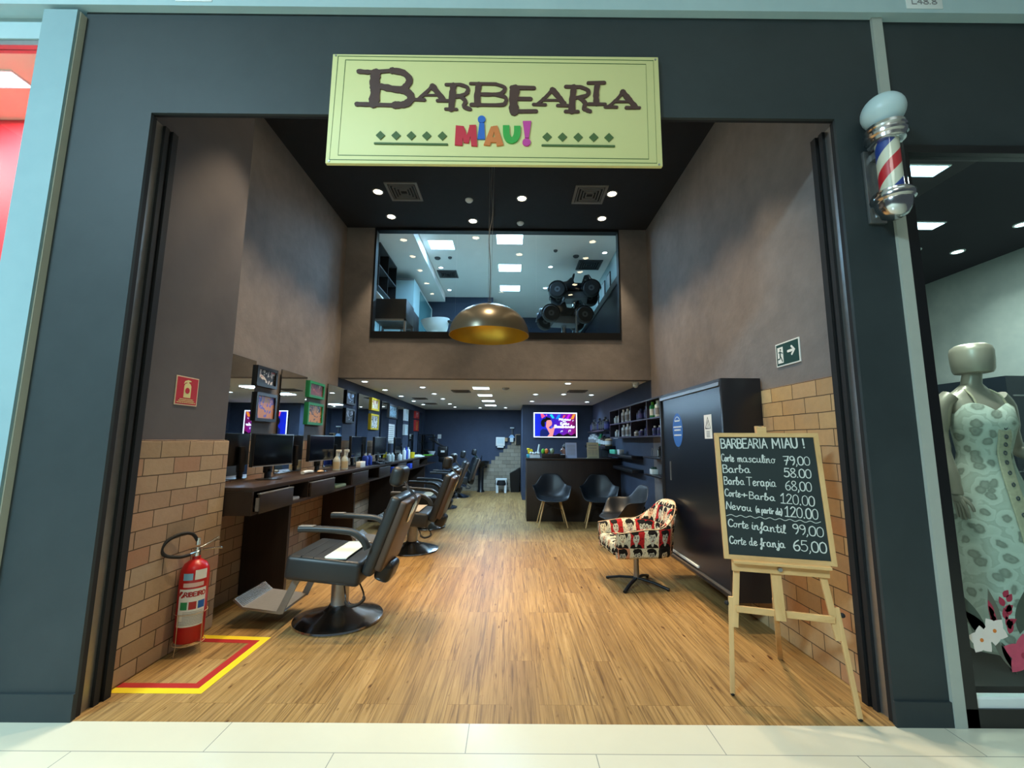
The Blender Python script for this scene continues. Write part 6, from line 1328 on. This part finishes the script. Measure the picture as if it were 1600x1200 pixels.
put('chrome_post', [('post', M['chrome'], lambda b: cyl(b, (0, 0, 0.02), (0, 0, 0.75), 0.02)), ('base', M['chrome'], lambda b: lathe(b, [(0.12, 0), (0.12, 0.02), (0.03, 0.04)], 18))], (1.0, 6.4, MF), 'slim chrome post in front of the toy car seats', 'post')
for i, y in enumerate((7.55, 8.0, 8.6)):
    e = empty('wall_picture', (1.80, y, 4.28), 'pale framed picture on the right mezzanine wall, %s from the glass' % ('nearest', 'middle', 'farthest')[i], 'picture'); bm = nb(); box(bm, -0.02, 0, -0.12, 0.12, -0.17, 0.17); link('frame', bm, M['dgrey'], e); bm = nb(); box(bm, -0.022, -0.0201, -0.1, 0.1, -0.15, 0.15); link('print', bm, M['pale'], e)

# ------------------------------------------------------------------ right neighbour: dress shop window
def dress_mat():
    k = NT('printed_dress'); k.prm(0.8, 0, 0.2)
    v = k.obj(); vo = k.n('ShaderNodeTexVoronoi'); vo.inputs['Scale'].default_value = 12; vo.inputs['Randomness'].default_value = 1
    nz = k.noise(v, 14, 3); ad = k.n('ShaderNodeVectorMath', operation='MULTIPLY_ADD'); k.t.links.new(nz.outputs['Color'], ad.inputs[0]); ad.inputs[1].default_value = (.05, .05, .05); k.t.links.new(v, ad.inputs[2]); k.t.links.new(ad.outputs[0], vo.inputs['Vector'])
    f = k.ramp(vo.outputs['Distance'], [(0, lin('#7d8175')), (0.16, lin('#999c8e')), (0.30, lin('#7f8274')), (0.38, lin('#c0c5b6')), (0.6, lin('#ccd1c3')), (0.66, lin('#b2b7a8')), (1, lin('#c4cabc'))])
    n2 = k.noise(v, 40, 3); k.base(k.mix(k.math('MULTIPLY', n2.outputs[0], 0.3), f, lin('#a9b0a2'))); return k.m
M['mannequin'] = solid('champagne_mannequin', '#a39a8a', 0.35, 0.35, 0.05)
MX, MY = 3.07, 2.80
pf = empty('display_platform', (3.4, 2.85, 0.02), 'low dark display platform inside the dress shop window', 'platform'); bm = nb(); box(bm, -1.0, 0.42, -0.4, 0.35, 0, 0.08, bev=0.004); link('platform', bm, M['black_lam'], pf)
mq = empty('mannequin', (MX, MY, 0.10), 'champagne faceless mannequin in a pale printed long dress in the right shop window', 'mannequin', R(-3))
def ell(cx, cy, z, rx, ry, n=28, tw=0): return [(cx+rx*math.cos(2*PI*i/n), cy+ry*math.sin(2*PI*i/n), z) for i in range(n)]
bm = nb()
rings(bm, [ell(0, 0.01, 1.00, .165, .11), ell(0, 0, 1.12, .135, .10), ell(0, -0.005, 1.22, .12, .09), ell(0, -0.015, 1.34, .14, .105), ell(0, -0.02, 1.44, .155, .115), ell(0, 0, 1.53, .165, .09), ell(0, 0.015, 1.59, .165, .07), ell(0, 0.02, 1.63, .10, .06), ell(0, 0.015, 1.67, .052, .052), ell(0, 0.0, 1.74, .047, .05)])
tube(bm, smooth_path([(-0.15, 0.01, 1.585), (-0.20, 0.02, 1.52), (-0.225, 0.03, 1.36), (-0.235, 0.01, 1.22), (-0.235, -0.04, 1.02), (-0.235, -0.05, 0.95)], 4), [.05]*4+[.052]*4+[.044]*4+[.038]*4+[.03]*4+[.022], 12)
tube(bm, smooth_path([(0.15, 0.01, 1.585), (0.20, 0.02, 1.52), (0.25, 0.06, 1.36), (0.265, 0.05, 1.24), (0.255, -0.06, 1.20), (0.215, -0.16, 1.17)], 4), [.05]*4+[.052]*4+[.044]*4+[.038]*4+[.03]*4+[.022], 12)
for i in range(4): tube(bm, smooth_path([(-0.235, -0.045-0.013*(i-1.5), 0.945), (-0.232, -0.06-0.02*(i-1.5), 0.88), (-0.222, -0.06-0.022*(i-1.5), 0.80+0.01*abs(i-1.5))], 3), [.012]*3+[.0095]*3+[.006], 8)
tube(bm, smooth_path([(-0.23, -0.07, 0.94), (-0.215, -0.105, 0.90), (-0.21, -0.115, 0.86)], 3), [.012]*3+[.0095]*3+[.007], 8)
ball(bm, (-0.235, -0.048, 0.935), (0.018, 0.036, 0.035), seg=12, rin=8); ball(bm, (0.20, -0.18, 1.165), (0.03, 0.03, 0.02), seg=12, rin=8)
for i in range(4): tube(bm, smooth_path([(0.195+0.012*(i-1.5), -0.19, 1.165), (0.165+0.012*(i-1.5), -0.225, 1.15), (0.135+0.01*(i-1.5), -0.22, 1.12)], 3), [.011]*3+[.009]*3+[.006], 8)
tube(bm, smooth_path([(0.19, -0.165, 1.17), (0.15, -0.17, 1.185), (0.125, -0.19, 1.18)], 3), [.011]*3+[.009]*3+[.006], 8)
for s in (-1, 1): tube(bm, smooth_path([(s*0.085, 0.01, 1.0), (s*0.09, 0, 0.75), (s*0.09, 0.01, 0.5), (s*0.09, 0.03, 0.3), (s*0.09, 0.02, 0.09), (s*0.09, -0.06, 0.037)], 3), [.085]*3+[.07]*3+[.05]*3+[.052]*3+[.036]*3+[.035], 12)
link('body', bm, M['mannequin'], mq)
bm = nb(); rings(bm, [ell(0, -0.01, z, a, b) for z, a, b in ((1.735, .06, .075), (1.74, .085, .10), (1.76, .096, .108), (1.82, .102, .112), (1.88, .103, .113), (1.91, .095, .105), (1.93, .07, .08), (1.936, .03, .035))]); link('head', bm, M['mannequin'], mq)
bm = nb(); rs = []
for z, a, b, cy in ((0.06, .30, .26, 0.0), (0.3, .275, .24, 0.0), (0.6, .25, .21, 0), (0.85, .215, .17, 0), (1.02, .185, .135, .0), (1.14, .150, .118, 0), (1.22, .138, .108, -0.005), (1.32, .155, .125, -0.015), (1.40, .168, .142, -0.025), (1.46, .165, .128, -0.02), (1.485, .15, .105, -0.01)):
    r = []
    for i in range(56):
        th = 2*PI*i/56; f = 1+(0.05*math.sin(th*11+z*3)*max(0, (1.1-z))/1.1)
        if z > 1.45 and math.sin(th) > 0.2: pass
        r.append((a*f*math.cos(th), cy+b*f*math.sin(th), z+(0.05*max(0, -math.sin(th))*abs(math.cos(th))*2 if z > 1.45 else 0)))
    rs.append(r)
rings(bm, rs, False, False); dr_ = link('dress', bm, dress_mat(), mq, angle=70)
M['lace'] = solid('beige_lace', '#b3ab8f', 0.8, var=0.25, sc=60)
bm = nb(); pts = [(0.0, -0.145, 1.42), (0.0, -0.145, 1.32), (0.0, -0.125, 1.22), (0.0, -0.135, 1.1), (0.0, -0.16, 0.95), (0.0, -0.195, 0.75), (0.0, -0.225, 0.5), (0.0, -0.245, 0.3)]
sweep(bm, smooth_path(pts, 4), 0.075, 0.012, side=(1, 0, 0)); link('lace_band', bm, M['lace'], dr_)
bm = nb()
for i, p in enumerate(smooth_path(pts, 2)): tube(bm, [(p.x+0.008*math.cos(a), p.y-0.009, p.z+0.011*math.sin(a)) for a in [2*PI*j/12 for j in range(12)]], 0.0035, 6, True)
link('button_loops', bm, M['dgrey'], dr_)
for s in (-1, 1): bm = nb(); tube(bm, smooth_path([(s*0.09, -0.10, 1.50), (s*0.088, -0.07, 1.58), (s*0.075, 0.0, 1.635), (s*0.08, 0.06, 1.6)], 4), 0.006, 6); link('shoulder_strap', bm, M['lace'], dr_)
# rack, garments, table and dark wall unit deeper in the shop
wu = empty('wall_unit', (4.35, 4.1, 0.02), 'tall dark wall unit with chrome lines behind the mannequin', 'wall unit')
bm = nb(); box(bm, -0.24, 0.24, -0.6, 0.9, 0, 1.92); link('cabinet_body', bm, solid('dark_blue_cabinet', '#1b252e', 0.3), wu)
bm = nb(); box(bm, -0.2, 0.2, -0.606, -0.6, 1.75, 1.762); box(bm, -0.2, 0.2, -0.606, -0.6, 1.36, 1.37); box(bm, 0.19, 0.2, -0.606, -0.6, 1.36, 1.76); link('chrome_line', bm, M['steel'], wu)
rk = empty('clothes_rail', (4.1, 3.3, 0.02), 'clothes rail with hanging garments at the right edge of the shop window', 'clothes rail')
bm = nb(); tube(bm, [(-0.25, 0, 0.0), (-0.25, 0, 1.15), (0.4, 0, 1.15), (0.4, 0, 0.0)], 0.012, 8); link('rail', bm, M['chrome'], rk)
def garment(x, col, lb, z0=0.52, w=0.15):
    t = empty('hanging_garment', (4.1+x, 3.3, 0.02), lb, 'garment', group='garments on the rail')
    bm = nb(); n = 16; rs = []
    for z, a, b in ((z0, w*1.1, .05), ((z0+1.0)/2, w*1.0, .045), (0.95, w*.95, .04), (1.03, w*.5, .03), (1.06, .03, .02)): rs.append([(a*math.cos(2*PI*i/n), b*math.sin(2*PI*i/n)*(1+.3*math.sin(5*2*PI*i/n)), z) for i in range(n)])
    rings(bm, rs); link('fabric', bm, col, t)
    bm = nb(); tube(bm, smooth_path([(0, 0, 1.06), (0.0, 0, 1.12), (0.02, 0, 1.135), (0.022, 0, 1.165), (0, 0, 1.17), (-0.015, 0, 1.16)], 4), 0.003, 6); link('hook', bm, M['steel'], t)
    return t
garment(-0.17, M['sage'], 'sage green garment hanging at the left end of the clothes rail', 0.56, 0.07)
garment(0.05, M['mint'], 'mint green garment hanging on the clothes rail', 0.58, 0.12)
garment(0.28, M['tan'], 'tan garment hanging at the right end of the clothes rail', 0.6, 0.09)
tb = empty('display_table', (4.18, 2.98, 0.02), 'white topped display table inside the right shop window', 'table')
bm = nb(); box(bm, -0.26, 0.4, -0.15, 0.15, 0.62, 0.67, bev=0.004); link('table_top', bm, M['white'], tb)
bm = nb(); box(bm, -0.22, 0.36, -0.12, 0.12, 0, 0.62); link('table_base', bm, M['matte_black'], tb)
# printed flowers on the pane
fd = empty('flower_decal', (2.45, 2.3045, 0.4), 'printed tropical flowers decal on the glass of the right shop window', 'decal')
T = wall_T((0, 0, 0), *FRONT)
M['petal'] = solid('white_petal', '#e3d9d0', 0.6); M['pinkp'] = solid('pink_petal', '#c04a64', 0.6, var=0.2, sc=30); M['redp'] = solid('red_ginger', '#a02a44', 0.6, var=0.25, sc=40); M['leafp'] = solid('grey_leaf', '#5d6055', 0.6, var=0.2, sc=20); M['leafd'] = solid('dark_leaf', '#3e4a40', 0.6, var=0.2, sc=20)
def leaf(cx, cy, L, w, ang, mat, nm, z):
    bm = nb(); pts = []
    for i in range(9): t = i/8; pts.append((t*L, w*math.sin(PI*t**0.8)))
    for i in range(7, 0, -1): t = i/8; pts.append((t*L, -w*math.sin(PI*t**0.8)))
    c, s = math.cos(R(ang)), math.sin(R(ang))
    prism(bm, [(cx+x*c-y*s, cy+x*s+y*c) for x, y in pts], z, z+0.0002, T); link(nm, bm, mat, fd)
for a in ((-0.03, -0.02, .26, .035, 115, M['leafd']), (0.04, 0, .24, .03, 98, M['leafp']), (-0.01, 0.0, .2, .03, 135, M['leafp']), (0.14, 0.02, .22, .035, 75, M['leafd']), (0.0, 0.0, .2, .02, -60, M['leafp']), (0.04, -0.02, .16, .018, -70, M['leafd'])): leaf(*a, 'leaf', 0.0)
for i in range(9): leaf(0.085+0.012*math.sin(i*2), 0.02+0.022*i, .07-.003*i, .016, 70+45*math.sin(i*2.3), M['redp'], 'ginger_petal', 0.0003)
for i in range(4): leaf(0.04-0.008*i, 0.03+0.025*i, .08, .014, 120-6*i, M['redp'], 'ginger_petal', 0.0003)
def flower(cx, cy, r, mat, n=5, a0=0, w=.42, z=0.0006):
    for i in range(n): leaf(cx, cy, r, r*w, a0+360/n*i, mat, 'petal', z+0.00015*i)
    bm = nb(); prism(bm, disc_poly(cx, cy, r*.14, 10), z+0.001, z+0.0012, T); link('flower_eye', bm, M['orange'] if mat is M['petal'] else M['redp'], fd)
flower(-0.06, -0.01, 0.07, M['petal'], a0=20); flower(0.01, 0.035, 0.07, M['petal'], a0=50, z=0.002); flower(0.14, -0.08, 0.105, M['pinkp'], a0=12, w=.36, z=0.0035)
# lamps inside the dress shop, and added panels in the red shop
for i, (x, y) in enumerate(((2.64, 2.55), (3.32, 3.25))):
    panel(x, y, 3.13, 0.26, 0.10, M['panel_mezz'] if i == 0 else M['panel_cool'], 'bright light panel in the dress shop ceiling, %s' % ('close to the glass' if i == 0 else 'farther in'), 'light panels of the dress shop', 28, (0.88, 0.96, 0.88))
for i, (x, y) in enumerate(((3.68, 3.70), (4.1, 3.72), (4.1, 3.22))):
    downlight('downlight', x, y, 3.13, M['dl_cool'], 'small bright spotlight in the dress shop ceiling, ' + ('leftmost', 'middle', 'right one')[i], 'spotlights of the dress shop', 0.045, 28, (0.94, 0.98, 0.9), 120, 0.6)
for i, x in enumerate((-3.6, -4.8)):  # panels added to make the red interior glow
    e = panel(x, 2.62, 3.79, 0.5, 0.12, M['panel_cool'], 'added light panel brightening the red shop at the left, %s' % ('nearer the pier' if i == 0 else 'farther from the pier'), 'added light panels of the red shop', 55, (1, 0.96, 0.92))
